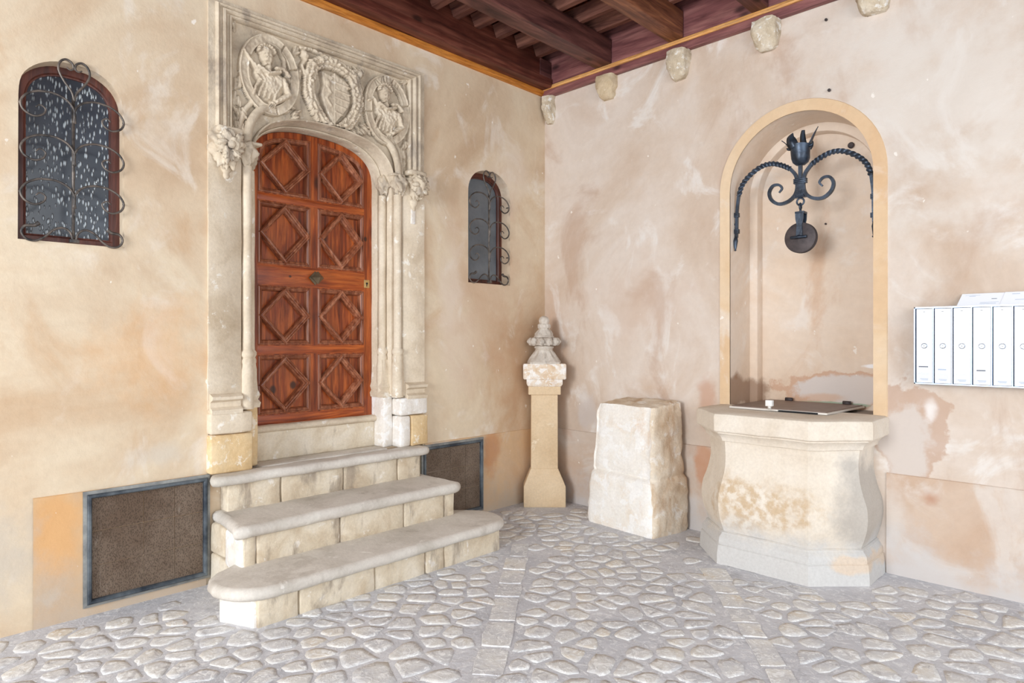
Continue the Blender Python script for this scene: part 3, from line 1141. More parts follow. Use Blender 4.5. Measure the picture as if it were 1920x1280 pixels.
# spandrel ground behind the reliefs
XB = -0.030
inner = []
pth = [Vector(p) for p in apath]
for i in range(len(pth)):
    d0 = (pth[i] - pth[max(i - 1, 0)])
    d1 = (pth[min(i + 1, len(pth) - 1)] - pth[i])
    d = (d0.normalized() + d1.normalized()).normalized() if d0.length > 0 and d1.length > 0 else (d1 if d0.length == 0 else d0).normalized()
    inner.append((pth[i][0] - d[1] * .058, pth[i][1] + d[0] * .034))
outer = [(YC + .675, ZS - .02), (YC + .675, 3.41), (YC - .675, 3.41), (YC - .675, ZS - .02)]
sp = slab_with_holes('spandrel', inner + outer, [], LA, -.30, XB, M['carved'], portal)

# square label moulding
fpath = [(YC - .662, 2.64), (YC - .662, 3.40), (YC + .662, 3.40), (YC + .662, 2.64)]
fprof = [(0.0, -.035), (0.0, .010), (.008, .022), (.016, .020), (.018, .008), (.030, .006), (.034, .020), (.046, .034), (.058, .032), (.062, .016), (.072, .014),
         (.078, .028), (.090, .036), (.100, .026), (.102, .014), (.142, .013), (.144, -.05)]
v, f = sweep(fpath, [(p[0], p[1]) for p in fprof], LA, vscale=(1, 0.62))
o = fixn(mesh('label_moulding', v, f, M['carved'], portal))
rough(o, 0.002, 6, 0.001, 40)
# inner vertical fillets running down beside the arch
for s in (-1, 1):
    for d, w in ((.640, .006), (.615, .005)):
        b = MB()
        v, f = tube([(XB + .004, dy(s, d), 2.66), (XB + .004, dy(s, d), 2.86)], w, 6, smooth=2)
        mesh('fillet', v, f, M['carved'], portal, smooth=True)


# --- relief carving: height fields built from soft ellipses and tapered strokes
class Relief:
    def __init__(self, y0, y1, z0, z1, step=0.0035):
        self.y = np.arange(y0, y1 + step, step)
        self.z = np.arange(z0, z1 + step, step)
        self.Y, self.Z = np.meshgrid(self.y, self.z)
        self.H = np.zeros_like(self.Y)

    def mx(self, h):
        self.H = np.maximum(self.H, h)

    def ell(self, c, r, h, rot=0, base=0):
        ca, sa = math.cos(rot), math.sin(rot)
        u = ((self.Y - c[0]) * ca + (self.Z - c[1]) * sa) / r[0]
        v = (-(self.Y - c[0]) * sa + (self.Z - c[1]) * ca) / r[1]
        q = 1 - u * u - v * v
        self.mx(np.where(q > 0, base + h * np.sqrt(np.maximum(q, 0)), 0))

    def cap(self, a, b, ra, rb, h, base=0):
        ab = np.array(b) - np.array(a)
        L2 = max(ab @ ab, 1e-9)
        t = np.clip(((self.Y - a[0]) * ab[0] + (self.Z - a[1]) * ab[1]) / L2, 0, 1)
        d = np.hypot(self.Y - a[0] - t * ab[0], self.Z - a[1] - t * ab[1])
        r = ra + (rb - ra) * t
        q = 1 - (d / r) ** 2
        self.mx(np.where(q > 0, base + h * np.sqrt(np.maximum(q, 0)), 0))

    def stroke(self, pts, r, h, base=0):
        for a, b in zip(pts, pts[1:]):
            self.cap(a, b, r, r, h, base)

    def ring(self, c, ro, ri, h, lip=0.008):
        r = np.hypot((self.Y - c[0]) / ro[0], (self.Z - c[1]) / ro[1])
        q = np.hypot((self.Y - c[0]) / ri[0], (self.Z - c[1]) / ri[1])
        m = (r <= 1) & (q >= 1)
        e = np.minimum((1 - r) * ro[0], (q - 1) * ri[0]) / 0.006
        hh = h - 0.006 + 0.006 * np.clip(1 - np.abs(e - 0.8), 0, 1)
        self.mx(np.where(m, hh * np.clip(0.55 + e, 0, 1), 0))

    def cut(self, a, b, w, depth):
        ab = np.array(b) - np.array(a)
        t = np.clip(((self.Y - a[0]) * ab[0] + (self.Z - a[1]) * ab[1]) / (ab @ ab), 0, 1)
        d = np.hypot(self.Y - a[0] - t * ab[0], self.Z - a[1] - t * ab[1])
        self.H = np.where((d < w) & (self.H > 0), self.H - depth * np.clip(1 - d / w, 0, 1), self.H)

    def poly(self, pts, h, edge=0.006):
        inside = np.zeros_like(self.Y, bool)
        dist = np.full_like(self.Y, 9.0)
        n = len(pts)
        for i in range(n):
            (x1, y1), (x2, y2) = pts[i], pts[(i + 1) % n]
            cond = ((y1 > self.Z) != (y2 > self.Z))
            xx = (x2 - x1) * (self.Z - y1) / ((y2 - y1) if y2 != y1 else 1e-9) + x1
            inside ^= cond & (self.Y < xx)
            L2 = (x2 - x1) ** 2 + (y2 - y1) ** 2 + 1e-12
            t = np.clip(((self.Y - x1) * (x2 - x1) + (self.Z - y1) * (y2 - y1)) / L2, 0, 1)
            dist = np.minimum(dist, np.hypot(self.Y - x1 - t * (x2 - x1), self.Z - y1 - t * (y2 - y1)))
        self.mx(np.where(inside, h * np.clip(dist / edge, 0.2, 1), 0))

    def grain(self, amp, scale, seed=0):
        m = self.H > 0.001
        for i, j in zip(*np.nonzero(m)):
            self.H[i, j] += amp * mn.noise(Vector((self.Y[i, j] * scale, self.Z[i, j] * scale, seed)))

    def build(self, name, mat, parent, x=None, under=0.004, label=None, clipf=None):
        x = XB if x is None else x
        m = self.H > 0.0012
        if clipf is not None:
            m &= clipf(self.Y, self.Z)
        g = m.copy()
        g[1:, :] |= m[:-1, :]
        g[:-1, :] |= m[1:, :]
        g[:, 1:] |= m[:, :-1]
        g[:, :-1] |= m[:, 1:]
        if clipf is not None:
            g &= clipf(self.Y, self.Z)
        idx = -np.ones(self.Y.shape, int)
        ii = np.nonzero(g)
        idx[ii] = np.arange(len(ii[0]))
        H = np.where(m, self.H * 1.35, -under)
        v = list(zip((x + H[ii]).tolist(), self.Y[ii].tolist(), self.Z[ii].tolist()))
        q = g[:-1, :-1] & g[1:, :-1] & g[:-1, 1:] & g[1:, 1:]
        a = np.nonzero(q)
        f = list(zip(idx[a].tolist(), idx[a[0], a[1] + 1].tolist(), idx[a[0] + 1, a[1] + 1].tolist(), idx[a[0] + 1, a[1]].tolist()))
        return mesh(name, v, f, mat, parent, smooth=True, label=label)


def above_arch(Y, Z):
    d = np.abs(Y - YC)
    # keep relief off the arch moulding
    w, h, n = 0.475 + .054, 0.275 + .032, 2.5
    return ((d / w) ** n + np.maximum((Z - ZS) / h, 0) ** n > 1) & (d < 0.668) & (Z < 3.402)


def medallion(cy, cz, flip, seed):
    ro = (0.197, 0.254)
    r = Relief(cy - .21, cy + .21, cz - .265, cz + .265)
    r.ring((cy, cz), ro, (0.137, 0.190), 0.036)
    # scroll joints and the worn inscription cut round the upper part of the band
    for a in ((155, 20, 285, 60) if flip > 0 else (192, 18, 290, 75)):
        ca, sa = math.cos(math.radians(a)), math.sin(math.radians(a))
        r.cut((cy + ca * .136, cz + sa * .19), (cy + ca * .197, cz + sa * .254), 0.006, 0.022)
    if flip < 0:
        # remains of the lettering: upright, slanted and crossed cuts as far as they can be read
        for a, sl in ((128, 0), (118, 6), (112, -6), (101, 0), (97, 5), (92, 0), (80, -5), (76, 5), (66, 0), (58, 0)):
            t = math.radians(a)
            t2 = math.radians(a + sl)
            r.cut((cy + math.cos(t) * .150, cz + math.sin(t) * .203), (cy + math.cos(t2) * .184, cz + math.sin(t2) * .240), 0.005, 0.012)
    r.grain(0.003, 40, seed)
    ring = r.build('medallion_ring', M['carved'], portal, clipf=above_arch)
    # sunk field
    g = Relief(cy - .15, cy + .15, cz - .20, cz + .20, 0.006)
    rr = np.hypot((g.Y - cy) / .14, (g.Z - cz) / .193)
    g.H = np.where(rr < 1, 0.004 + 0.006 * rr ** 2, 0)
    g.build('medallion_field', M['carved'], portal, clipf=above_arch)
    # half-length figure, leaning, head turned, one arm across
    b = Relief(cy - .19, cy + .19, cz - .24, cz + .21, 0.003)
    P = lambda u, w: (cy + u * 1.12, cz + w * 1.12 - .004)
    b.ell(P(0.005, -.055), (.088, .10), .044, 0.3)                 # torso
    b.ell(P(0.05, -.015), (.050, .046), .046)                      # shoulder
    b.ell(P(-.065, -.005), (.042, .050), .038)
    b.cap(P(-.01, .02), P(-.012, .065), .026, .022, .044)          # neck
    b.ell(P(-.020, .100), (.046, .058), .050, 0.15, .006)          # head
    b.ell(P(-.028, .125), (.050, .040), .050, 0.1, .008)           # hair / cap
    b.ell(P(-.038, .088), (.008, .010), .060)                      # nose
    b.ell(P(-.046, .105), (.010, .006), .055)
    b.ell(P(-.020, .106), (.010, .006), .057)                      # brows
    b.ell(P(-.036, .070), (.013, .006), .054)                      # mouth
    b.ell(P(-.034, .052), (.014, .012), .050)                      # chin / beard
    b.cap(P(-.07, .01), P(-.115, .055), .024, .020, .042)          # raised arm
    b.cap(P(-.115, .055), P(-.150, .098 if flip > 0 else .03), .019, .014, .040)
    b.cap(P(.075, -.01), P(.110, -.085), .030, .024, .048)         # far arm
    b.cap(P(.110, -.085), P(.030, -.145), .025, .019, .050)        # forearm
    b.ell(P(.010, -.155), (.024, .018), .048)                      # hand
    for q in range(4):
        b.cap(P(-.002 + q * .009, -.160), P(-.018 + q * .011, -.182), .0055, .0045, .044)
    for q in range(5):                                             # drapery folds slanting over the chest
        a = -.07 + q * .030
        b.stroke([P(a - .01, .0 - abs(a) * .3), P(a + .012, -.04), P(a - .016, -.085), P(a - .030, -.13)], .009, .006, .034)
    b.ell(P(-.02, -.10), (.070, .060), .036, .2)
    b.stroke([P(-.075, .03), P(-.02, .005), P(.05, .028)], .010, .014, .040)
    b.stroke([P(.03, .045), P(.065, .05), P(.10, .02)], .012, .012, .044)
    for q in range(9):                                             # curls
        t = math.radians(15 + q * 20)
        b.ell(P(-.026 + math.cos(t) * .046, .118 + math.sin(t) * .042), (.012, .012), .020, 0, .034)
    if flip > 0:
        b.stroke([P(.055, .16), P(.085, .11), P(.09, .05), P(.12, .0)], .014, .020, .012)
    b.cut(P(-.046, .097), P(-.034, .096), .004, .006)
    b.cut(P(-.026, .098), P(-.013, .099), .004, .006)
    b.cut(P(-.046, .065), P(-.026, .064), .003, .005)
    b.grain(0.004, 60, seed + 3)
    b.build('portrait_bust', M['carved'], portal, clipf=above_arch)


medallion(-2.640, 3.125, 1, 1)
medallion(-1.748, 3.125, -1, 5)

# central coat of arms
shc = (-2.185, 3.115)
s = Relief(-2.34, -2.03, 2.88, 3.36, 0.0035)
Q = lambda u, w: (shc[0] + u, shc[1] + w)
shp = [Q(-.105, .150), Q(-.03, .135), Q(0, .155), Q(.06, .135), Q(.120, .105), Q(.108, .055), Q(.128, .0), Q(.112, -.06), Q(.085, -.10), Q(.045, -.15),
       Q(-.005, -.215), Q(-.05, -.15), Q(-.085, -.08), Q(-.105, -.01), Q(-.088, .06)]
s.poly(shp, .034, .010)
s.stroke([Q(0, .15), Q(0, -.20)], .005, .008, .028)                # pale line
for w in (.085, .035, -.015, -.065, -.115):                        # bars of the right half
    s.stroke([Q(.004, w + .006), Q(.118 - max(0, -w) * .5, w - .006)], .0055, .009, .030)
s.ell(Q(-.052, .07), (.022, .034), .016, 0.3, .026)                # beast / plant of the left half
s.stroke([Q(-.06, .05), Q(-.03, .01), Q(-.065, -.03), Q(-.03, -.075)], .012, .014, .026)
s.stroke([Q(-.04, .09), Q(-.02, .11)], .008, .012, .026)
s.grain(0.002, 50, 9)
s.build('shield', M['carved'], portal, clipf=above_arch)

# wreath of leaves and fruit round the shield
w = Relief(-2.47, -1.93, 2.86, 3.40, 0.0032)
rg = random.Random(3)
wr = [(-.155, .165), (-.175, .10), (-.190, .02), (-.175, -.06), (-.130, -.135), (-.075, -.20), (.0, -.235), (.075, -.20), (.135, -.135), (.175, -.06),
      (.190, .02), (.172, .10), (.145, .165), (.075, .20), (.0, .215), (-.08, .205), (-.155, .165)]
wr = [Q(*p) for p in wr]
wv = catmull([(p[0], p[1], 0) for p in wr], 5)
for i, p in enumerate(wv):
    p2 = wv[min(i + 1, len(wv) - 1)]
    d = (p2 - wv[max(i - 1, 0)]).normalized()
    nn = Vector((-d[1], d[0], 0))
    w.ell((p[0], p[1]), (.037, .037), .032)
    for k in (-1, 0, 1):
        c = p + nn * k * .027
        w.ell((c[0] + rg.uniform(-.004, .004), c[1]), (.023, .011), .020, math.atan2(d[1], d[0]) + k * .6, .024 - abs(k) * .005)
    if i % 4 == 0:
        c = p + nn * rg.uniform(-.02, .02)
        w.ell((c[0], c[1]), (.016, .016), .018, 0, .030)
for t in (0, 2, 10, 8):                                            # ribbon bands across the wreath
    p = wv[min(t * 5, len(wv) - 1)]
    w.ell((p[0], p[1]), (.040, .014), .044, 0)
# knot at the head, fluttering ribbon and seed heads either side
w.ell(Q(0, .235), (.026, .030), .050)
w.ell(Q(-.035, .245), (.030, .018), .040, .4)
w.ell(Q(.035, .240), (.030, .018), .040, -.4)
w.stroke([Q(.03, .245), Q(.09, .225), Q(.15, .215), Q(.21, .24)], .016, .026)
w.stroke([Q(-.03, .25), Q(-.09, .262), Q(-.17, .27), Q(-.24, .258)], .014, .024)
w.ell(Q(.205, .205), (.026, .034), .044, -.3)
w.ell(Q(-.215, .215), (.030, .036), .044, .3)
w.stroke([Q(-.205, .19), Q(-.235, .14), Q(-.215, .09)], .016, .030)
w.stroke([Q(.20, .18), Q(.235, .12), Q(.215, .06)], .013, .026)
w.grain(0.006, 55, 4)
w.build('wreath', M['carved'], portal, clipf=above_arch)

# foliage filling the corners beside the arch and between the rings
rg = random.Random(12)
for s_ in (-1, 1):
    for (d, z, n, ang) in ((.61, 2.84, 9, 1.3), (.60, 2.76, 7, 1.5), (.64, 2.92, 5, 1.6), (.30, 2.955, 8, 2.8), (.235, 2.92, 5, 2.6),
                           (.635, 3.375, 4, .8), (.24, 3.34, 5, 2.2), (.225, 3.20, 5, 1.5), (.63, 3.02, 3, 1.5)):
        cy_ = YC + s_ * d
        fo = Relief(cy_ - .085, cy_ + .085, z - .075, z + .075, .004)
        fo.cap((cy_, z - .03), (cy_, z + .03), .012, .010, .012)
        for q in range(n):
            dd = d + rg.uniform(-.035, .035)
            zz = z + rg.uniform(-.030, .030)
            aa = ang + rg.uniform(-.5, .5)
            if s_ < 0: aa = PI - aa
            fo.ell((YC + s_ * dd, zz), (.030, .010), .016, aa, rg.uniform(.004, .012))
        fo.grain(.005, 45, 8)
        if (fo.H[above_arch(fo.Y, fo.Z)] > .002).sum() > 60:
            fo.build('leaf_spray', M['carved'], portal, clipf=above_arch)


# capitals: swollen leafy blocks
def lump(name, c, r, mat, parent, seed, leaf=0.16, n=(28, 20), drop=0.0, base=None, smooth=True, rot=0.0):
    vs, fs = [], []
    cr, sr = math.cos(rot), math.sin(rot)
    A, Bn = n
    for j in range(Bn + 1):
        ph = PI * j / Bn
        for i in range(A):
            th = 2 * PI * i / A
            d = Vector((math.cos(th) * math.sin(ph), math.sin(th) * math.sin(ph), math.cos(ph)))
            # leaf lobes: ridges spiralling round plus noise
            k = 1 + leaf * (0.6 * math.sin(5 * th + 2.2 * math.cos(ph) * 2 + seed) * math.sin(ph) + 1.1 * mn.noise(d * 3.1 + Vector((seed, 0, 0))) +
                            0.55 * mn.noise(d * 7 + Vector((0, seed, 0))))
            z = d[2] * r[2] * k
            sx = 1.0
            if d[2] < 0 and drop:
                z *= 1 + drop
                sx = 1 - 0.35 * (-d[2])
            yy_ = d[1] * r[1] * k * sx
            vs.append((c[0] + d[0] * r[0] * k * sx, c[1] + yy_ * cr - z * sr, c[2] + yy_ * sr + z * cr))
    for j in range(Bn):
        for i in range(A):
            k = (i + 1) % A
            fs.append((j * A + i, (j + 1) * A + i, (j + 1) * A + k, j * A + k))
    return mesh(name, vs, fs, mat, parent, smooth=smooth, base=base)


for s in (-1, 1):
    big = 1.0 if s < 0 else 0.84
    lump('capital', (0.045, dy(s, .712), 2.61), (.085 * big, .092 * big, .095 * big), M['carved'], portal, 1.0 + s, 0.30, (40, 28), 0.35)
    lump('capital', (0.005, dy(s, .572), 2.60), (.058, .058, .075), M['carved'], portal, 4.0 + s, 0.26, (32, 24), 0.15)
    lump('capital', (-.095, dy(s, .508), 2.60), (.050, .048, .072), M['carved'], portal, 7.0 + s, 0.26, (28, 20), 0.1)
    lo, hi = sorted((dy(s, .62), dy(s, .79)))
    rblock('abacus', -.04, .095 * big, lo + .01, hi - .01, 2.675, 2.715, M['carved'], portal, 0.010, 0.006, 0.04, seed=s)
    lo, hi = sorted((dy(s, .475), dy(s, .62)))
    rblock('abacus', -.13, .03, lo + .03, hi - .005, 2.655, 2.675, M['carved'], portal, 0.008, 0.004, 0.04, seed=s)
    # rosette of petals on the outer capital
    for q in range(11):
        t = 2 * PI * (q + .3) / 11
        lump('capital_leaf', (0.098 * big + .012 * (q % 2), dy(s, .712) + math.cos(t) * .052 * big, 2.60 + math.sin(t) * .058 * big), (.022, .036, .019), M['carved'], portal,
             q * 1.3 + s, 0.35, (14, 10), rot=t + .45)
    lump('capital_leaf', (0.125 * big, dy(s, .712), 2.60), (.020, .024, .024), M['carved'], portal, 2 + s, 0.2, (12, 8))
    v, f = lathe((0.008, dy(s, .700), 0), [(.012, 2.415), (.022, 2.43), (.020, 2.45), (.034, 2.47), (.040, 2.50)], 12)
    mesh('pendant', v, f, M['carved'], portal, smooth=True)

# ------------------------------------------------------------------ the door
door = thing('door_1', (-0.2, YC, .885), kind='structure')
hw = 0.476
dtop = superarc(YC, hw, ZS, .272, 2.5, 0, PI, 40)
douter = [(YC - hw, .872), (YC + hw, .872)] + dtop
ROWS = [(.950, 1.345), (1.414, 1.808), (1.954, 2.370), (2.428, 2.822)]
rects = []
for r, (z0, z1) in enumerate(ROWS):
    for s in (-1, 1):
        lo, hi = sorted((YC + s * .027, YC + s * .406))
        rects.append((lo, hi, z0, z1, s, r))


def prect(lo, hi, z0, z1, s, r):
    if r == 3:    # rounded outer top corner under the arch
        if s > 0:
            top = [(hi, z1 - .16), (hi - .012, z1 - .105), (hi - .045, z1 - .060), (hi - .10, z1 - .030), (hi - .18, z1 - .008), (lo, z1 + .012)]
            return [(lo, z0), (hi, z0)] + top
        top = [(hi, z1 + .012), (lo + .18, z1 - .008), (lo + .10, z1 - .030), (lo + .045, z1 - .060), (lo + .012, z1 - .105), (lo, z1 - .16)]
        return [(lo, z0), (hi, z0)] + top
    return [(lo, z0), (hi, z0), (hi, z1), (lo, z1)]


holes = [prect(*q) for q in rects]
o = slab_with_holes('stile_frame', douter, holes, LA, -.262, -.205, M['door'], door)
for (z0, z1) in ((.874, .943), (1.351, 1.408), (1.814, 1.948), (2.376, 2.422)):
    box('rail', -.215, -.2035, YC - .408, YC + .408, z0, z1, M['door_rail'], door, bevel=0.003)
for i, q in enumerate(rects):
    lo, hi, z0, z1, s, r = q
    loop = prect(*q)
    v, f = poly_with_holes([(p[0] + (.004 if p[0] > (lo + hi) / 2 else -.004), p[1]) for p in loop], [], LA, -.240)
    fixn(mesh('panel', v, f, M['door'], door))
    v, f = sweep(loop, [(-.002, -.208), (.004, -.200), (.010, -.198), (.014, -.206), (.020, -.208), (.024, -.203), (.029, -.208), (.034, -.240)], LA, closed=True)
    fixn(mesh('panel_moulding', v, f, M['door_mould'], door))
    cy, cz = (lo + hi) / 2, (z0 + z1) / 2
    if r == 3: cz = (z0 + z1) / 2 - .004
    ry, rz = (hi - lo) / 2 - .003, min((z1 - z0) / 2 - .002, .205)
    if r == 3: rz = .188
    dm = [(cy, cz - rz), (cy + ry, cz), (cy, cz + rz), (cy - ry, cz)]
    v, f = sweep(dm, [(0.0, -.240), (0.0, -.196), (.006, -.184), (.013, -.182), (.018, -.192), (.024, -.193), (.028, -.202), (.036, -.210), (.040, -.239)], LA, closed=True)
    o = fixn(mesh('diamond_moulding', v, f, M['door_mould'], door))
# knob: faceted pyramid boss on a square rose, set corner-up
kz, ky = 1.880, YC + .005
b = MB()
R = [(-.205, .048), (-.196, .048), (-.190, .030), (-.178, .030)]
rings = [[(x, ky + r * math.cos(a), kz + r * math.sin(a)) for a in (0, PI / 2, PI, 3 * PI / 2)] for x, r in R]
v, f = loft(rings)
b.add(v, f)
rings = [[(x, ky + r * math.cos(a), kz + r * math.sin(a)) for a in (0, PI / 2, PI, 3 * PI / 2)] for x, r in ((-.178, .022), (-.160, .046), (-.135, .012), (-.130, .003))]
v, f = loft(rings)
b.add(v, f)
o = fixn(b.build('door_knob', M['knob'], door))
o['label'] = 'pyramid-shaped dark metal door knob'
lp = box('lock_plate', -.205, -.198, YC + .405, YC + .452, 1.835, 1.895, M['brass'], door, bevel=0.003)
lp['label'] = 'small brass lock plate'
v, f = lathe((0, 0, 0), [(.008, 0), (.008, .003)], 10)
v = [(-.1975 + p[2], YC + .428 + p[0], 1.868 + p[1]) for p in v]
kh = mesh('keyhole', v, f, M['dark'], lp)
box('keyhole', -.198, -.1965, YC + .425, YC + .431, 1.846, 1.868, M['dark'], lp)

# ------------------------------------------------------------------ windows and their grilles


def window(name, loop, zs, yc, glass, depth, fw):
    w = thing(name, (-depth, yc, loop[0][1]), kind='structure')
    lp = [(p[0], p[1]) for p in loop]
    v, f = sweep(lp, [(-.012, -depth - .05), (-.012, -depth), (.010, -depth + .002), (fw - .012, -depth), (fw - .006, -depth - .010), (fw, -depth - .012), (fw, -depth - .05)],
                 LA, closed=True)
    o = fixn(mesh('window_frame', v, f, M['win_wood'], w))
    autosmooth(o, 30)
    v, f = poly_with_holes(lp, [], LA, -depth - .022)
    fixn(mesh('glass_pane', v, f, glass, w))
    return w


window('window_1', win1, 2.66, -3.697, M['glass_streaked'], 0.085, 0.046)
window('window_2', win2, 2.655, -0.706, M['glass_plain'], 0.105, 0.046)

SCR = [(0, 0), (.028, .046), (.080, .070), (.130, .070), (.165, .062), (.205, .036), (.226, -.004), (.213, -.042), (.172, -.062), (.135, -.046), (.124, -.018), (.146, -.001),
       (.164, -.016)]
HEART = [(0, 0), (.012, .05), (.045, .10), (.068, .155), (.062, .200), (.036, .222), (.010, .208), (.004, .180), (.018, .168), (.034, .178)]
FOOT = [(.006, .0), (.018, .045), (.050, .065), (.090, .050), (.125, .012), (.165, -.012), (.205, -.004), (.222, .028), (.206, .058), (.170, .064), (.150, .078)]


def grille(label, yc, zb, k, x, zj, ztop, rad=0.0056):
    g = thing('window_grille', (x, yc, zb), label, 'window grille')
    v, f = tube([(x, yc - .004, zb), (x, yc - .004, ztop)], rad * 1.25, 8, smooth=2)
    mesh('stem', v, f, M['grille'], g, smooth=True)
    for z in zj:
        for s in (-1, 1):
            pts = [(x + .003 + 0.006 * (i > 0), yc + s * p[0] * k, z + p[1]) for i, p in enumerate([(0.004, -.06)] + SCR)]
            v, f = tube(pts, [rad, rad, rad, rad, rad, rad * .8, rad * .6], 8, up=(1, 0, 0), smooth=5)
            mesh('scroll', v, f, M['grille'], g, smooth=True)
    for s in (-1, 1):
        pts = [(x + .004, yc + s * p[0] * k, ztop - .02 + p[1] * .93) for p in HEART]
        v, f = tube(pts, [rad, rad, rad, rad * .6], 8, up=(1, 0, 0), smooth=5)
        mesh('heart_scroll', v, f, M['grille'], g, smooth=True)
        pts = [(x + .004, yc + s * p[0] * k, zb + p[1]) for p in FOOT]
        v, f = tube(pts, [rad, rad, rad, rad, rad * 1.2, rad * 2.0], 8, up=(1, 0, 0), smooth=5)
        mesh('foot_scroll', v, f, M['grille'], g, smooth=True)
    box('collar', x - .009, x + .012, yc - .022, yc + .022, zb - .006, zb + .012, M['grille'], g, bevel=0.003)
    # pins into the reveal
    for z in [zj[0] + .0, zj[-1] + .0]:
        for s in (-1, 1):
            v, f = tube([(x + .004, yc + s * .224 * k, z - .004), (x - .03, yc + s * .236, z - .004)], rad * .8, 6, smooth=2)
            mesh('fixing_pin', v, f, M['grille'], g, smooth=True)
    return g


grille('wrought-iron scroll grille in front of the wide streaky-glass window left of the doorway', -3.697, 1.955, 1.0, 0.010, (2.185, 2.405, 2.625), 2.70)
grille('wrought-iron scroll grille in front of the narrow grey window between doorway and corner', -0.716, 1.932, 1.02, 0.004, (2.165, 2.38, 2.60), 2.68)


# ------------------------------------------------------------------ ventilation grilles low on the doorway wall
def vent(label, y0, y1, z0, z1):
    g = thing('vent_panel', (0.01, (y0 + y1) / 2, z0), label, 'vent panel')
    loop = [(y0, z0), (y1, z0), (y1, z1), (y0, z1)]
    v, f = sweep(loop, [(-.004, .008), (-.004, .020), (.014, .022), (.014, .010)], LA, closed=True)
    fixn(mesh('outer_frame', v, f, M['vent_edge'], g))
    v, f = sweep(loop, [(.013, .010), (.013, .032), (.018, .037), (.028, .037), (.034, .030), (.036, .012)], LA, closed=True)
    fixn(mesh('inner_frame', v, f, M['vent_frame'], g))
    yi0, yi1, zi0, zi1 = y0 + .03, y1 - .03, z0 + .03, z1 - .03
    # nine perforated sheets behind the frame, butted
    ys = [yi0, yi0 + (yi1 - yi0) * .44, yi0 + (yi1 - yi0) * .72, yi1]
    zs = [zi0, zi0 + (zi1 - zi0) * .33, zi0 + (zi1 - zi0) * .665, zi1]
    for i in range(3):
        for j in range(3):
            box('mesh_sheet', .009, .0145, ys[i] + .0015, ys[i + 1] - .0015, zs[j] + .0015, zs[j + 1] - .0015, M['mesh'], g)
    return g


vent('brown perforated vent panel in a slate frame left of the stone steps', -3.655, -3.021, .050, .650)
vent('brown perforated vent panel in a slate frame behind the right end of the steps', -1.442, -.800, .030, .632)

# ------------------------------------------------------------------ stone steps
steps = thing('stone_steps', (0.4, YC, 0.0), 'three worn stone steps with rounded noses climbing to the wooden door', 'steps')


def densify(poly, seg=0.05):
    out = []
    n = len(poly)
    for i in range(n):
        a, b = Vector(poly[i]), Vector(poly[(i + 1) % n])
        k = max(1, int((b - a).length / seg))
        for j in range(k):
            out.append(a + (b - a) * j / k)
    return out


def tread(plan, z0, z1, seed):
    """bull-nosed slab: plan listed anticlockwise"""
    P = densify(plan)
    n = len(P)
    nrm = []
    for i in range(n):
        d = (P[(i + 1) % n] - P[i - 1]).normalized()
        nrm.append(Vector((d[1], -d[0])))
    t = z1 - z0
    rings = []
    for a in range(0, 9):
        ang = -PI / 2 + PI * a / 8
        off = (math.cos(ang) - 1) * t * .5
        z = z0 + t / 2 + math.sin(ang) * t / 2
        rings.append([(P[i][0] + nrm[i][0] * off, P[i][1] + nrm[i][1] * off, z) for i in range(n)])
    v, f = loft(rings, True, False)
    top = len(v) - n
    for t3 in tessellate_polygon([[Vector((p[0], p[1], 0)) for p in rings[-1]]]):
        f.append(tuple(top + i for i in t3))
    for t3 in tessellate_polygon([[Vector((p[0], p[1], 0)) for p in rings[0]]]):
        f.append(tuple(t3))
    w = []
    for p in v:
        q = Vector(p)
        w.append(tuple(q + mn.noise_vector(q * 5 + Vector((seed, 0, 0))) * .006 + mn.noise_vector(q * 24) * .0022))
    o = fixn(mesh('tread', w, f, M['tread'], steps))
    return autosmooth(o, 70)


def arcpts(cx, cy, rx, ry, a0, a1, k=8):
    return [(cx + rx * math.cos(math.radians(a0 + (a1 - a0) * i / k)), cy + ry * math.sin(math.radians(a0 + (a1 - a0) * i / k))) for i in range(k + 1)]


Z1, Z2, Z3 = .205, .435, .652
# lowest step: long slab with both ends rounded
plan1 = [(0.30, -2.98)] + arcpts(.60, -3.00, .235, .235, 200, 360, 9) + arcpts(.60, -1.455, .235, .21, 0, 150, 9) + [(0.30, -1.46)]
tread(plan1, .138, Z1, 1)
tread([(0.006, -3.000), (.12, -3.008), (.40, -3.045), (.47, -3.07), (.496, -3.03), (.496, -1.50), (.47, -1.445), (.38, -1.452), (0.006, -1.462)], .362, Z2, 4)
tread([(0.004, -3.000), (.08, -3.038), (.13, -3.052), (.160, -3.02), (.162, -1.50), (.14, -1.462), (0.004, -1.465)], .592, Z3, 8)
rblock('threshold_slab', -.165, .001, YC - .474, YC + .474, .56, Z3 + .001, M['tread'], portal, .004, .002, seed=3)
# riser courses
b = MB()
b.box(0.004, .45, -2.99, -1.47, 0, .150)
b.box(0.45, .765, -3.04, -1.40, 0, .150)
b.box(0.004, .425, -2.99, -1.50, .10, .375)
b.box(.004, .085, -2.93, -1.54, .3, .600)
b.build('rubble_core', M['mortar'], steps)
J1 = [-3.085, -2.856, -2.385, -2.015, -1.866, -1.372]
for i in range(5):
    rblock('riser_block', .66, .792 + rnd.uniform(-.004, .004), J1[i] + .004, J1[i + 1] - .004, -.01, .142, M['riser'], steps, 0.008, 0.004, seed=i)


def prism(name, plan, z0, z1, mat, parent, seed):
    P = densify(plan, .06)
    n = len(P)
    rings = [[(p[0], p[1], z0 + (z1 - z0) * k / 4) for p in P] for k in range(5)]
    v, f = loft(rings)
    v = [tuple(Vector(p) + mn.noise_vector(Vector(p) * 8 + Vector((seed, 0, 0))) * .004) for p in v]
    o = mesh(name, v, f, mat, parent)
    return autosmooth(o, 40)


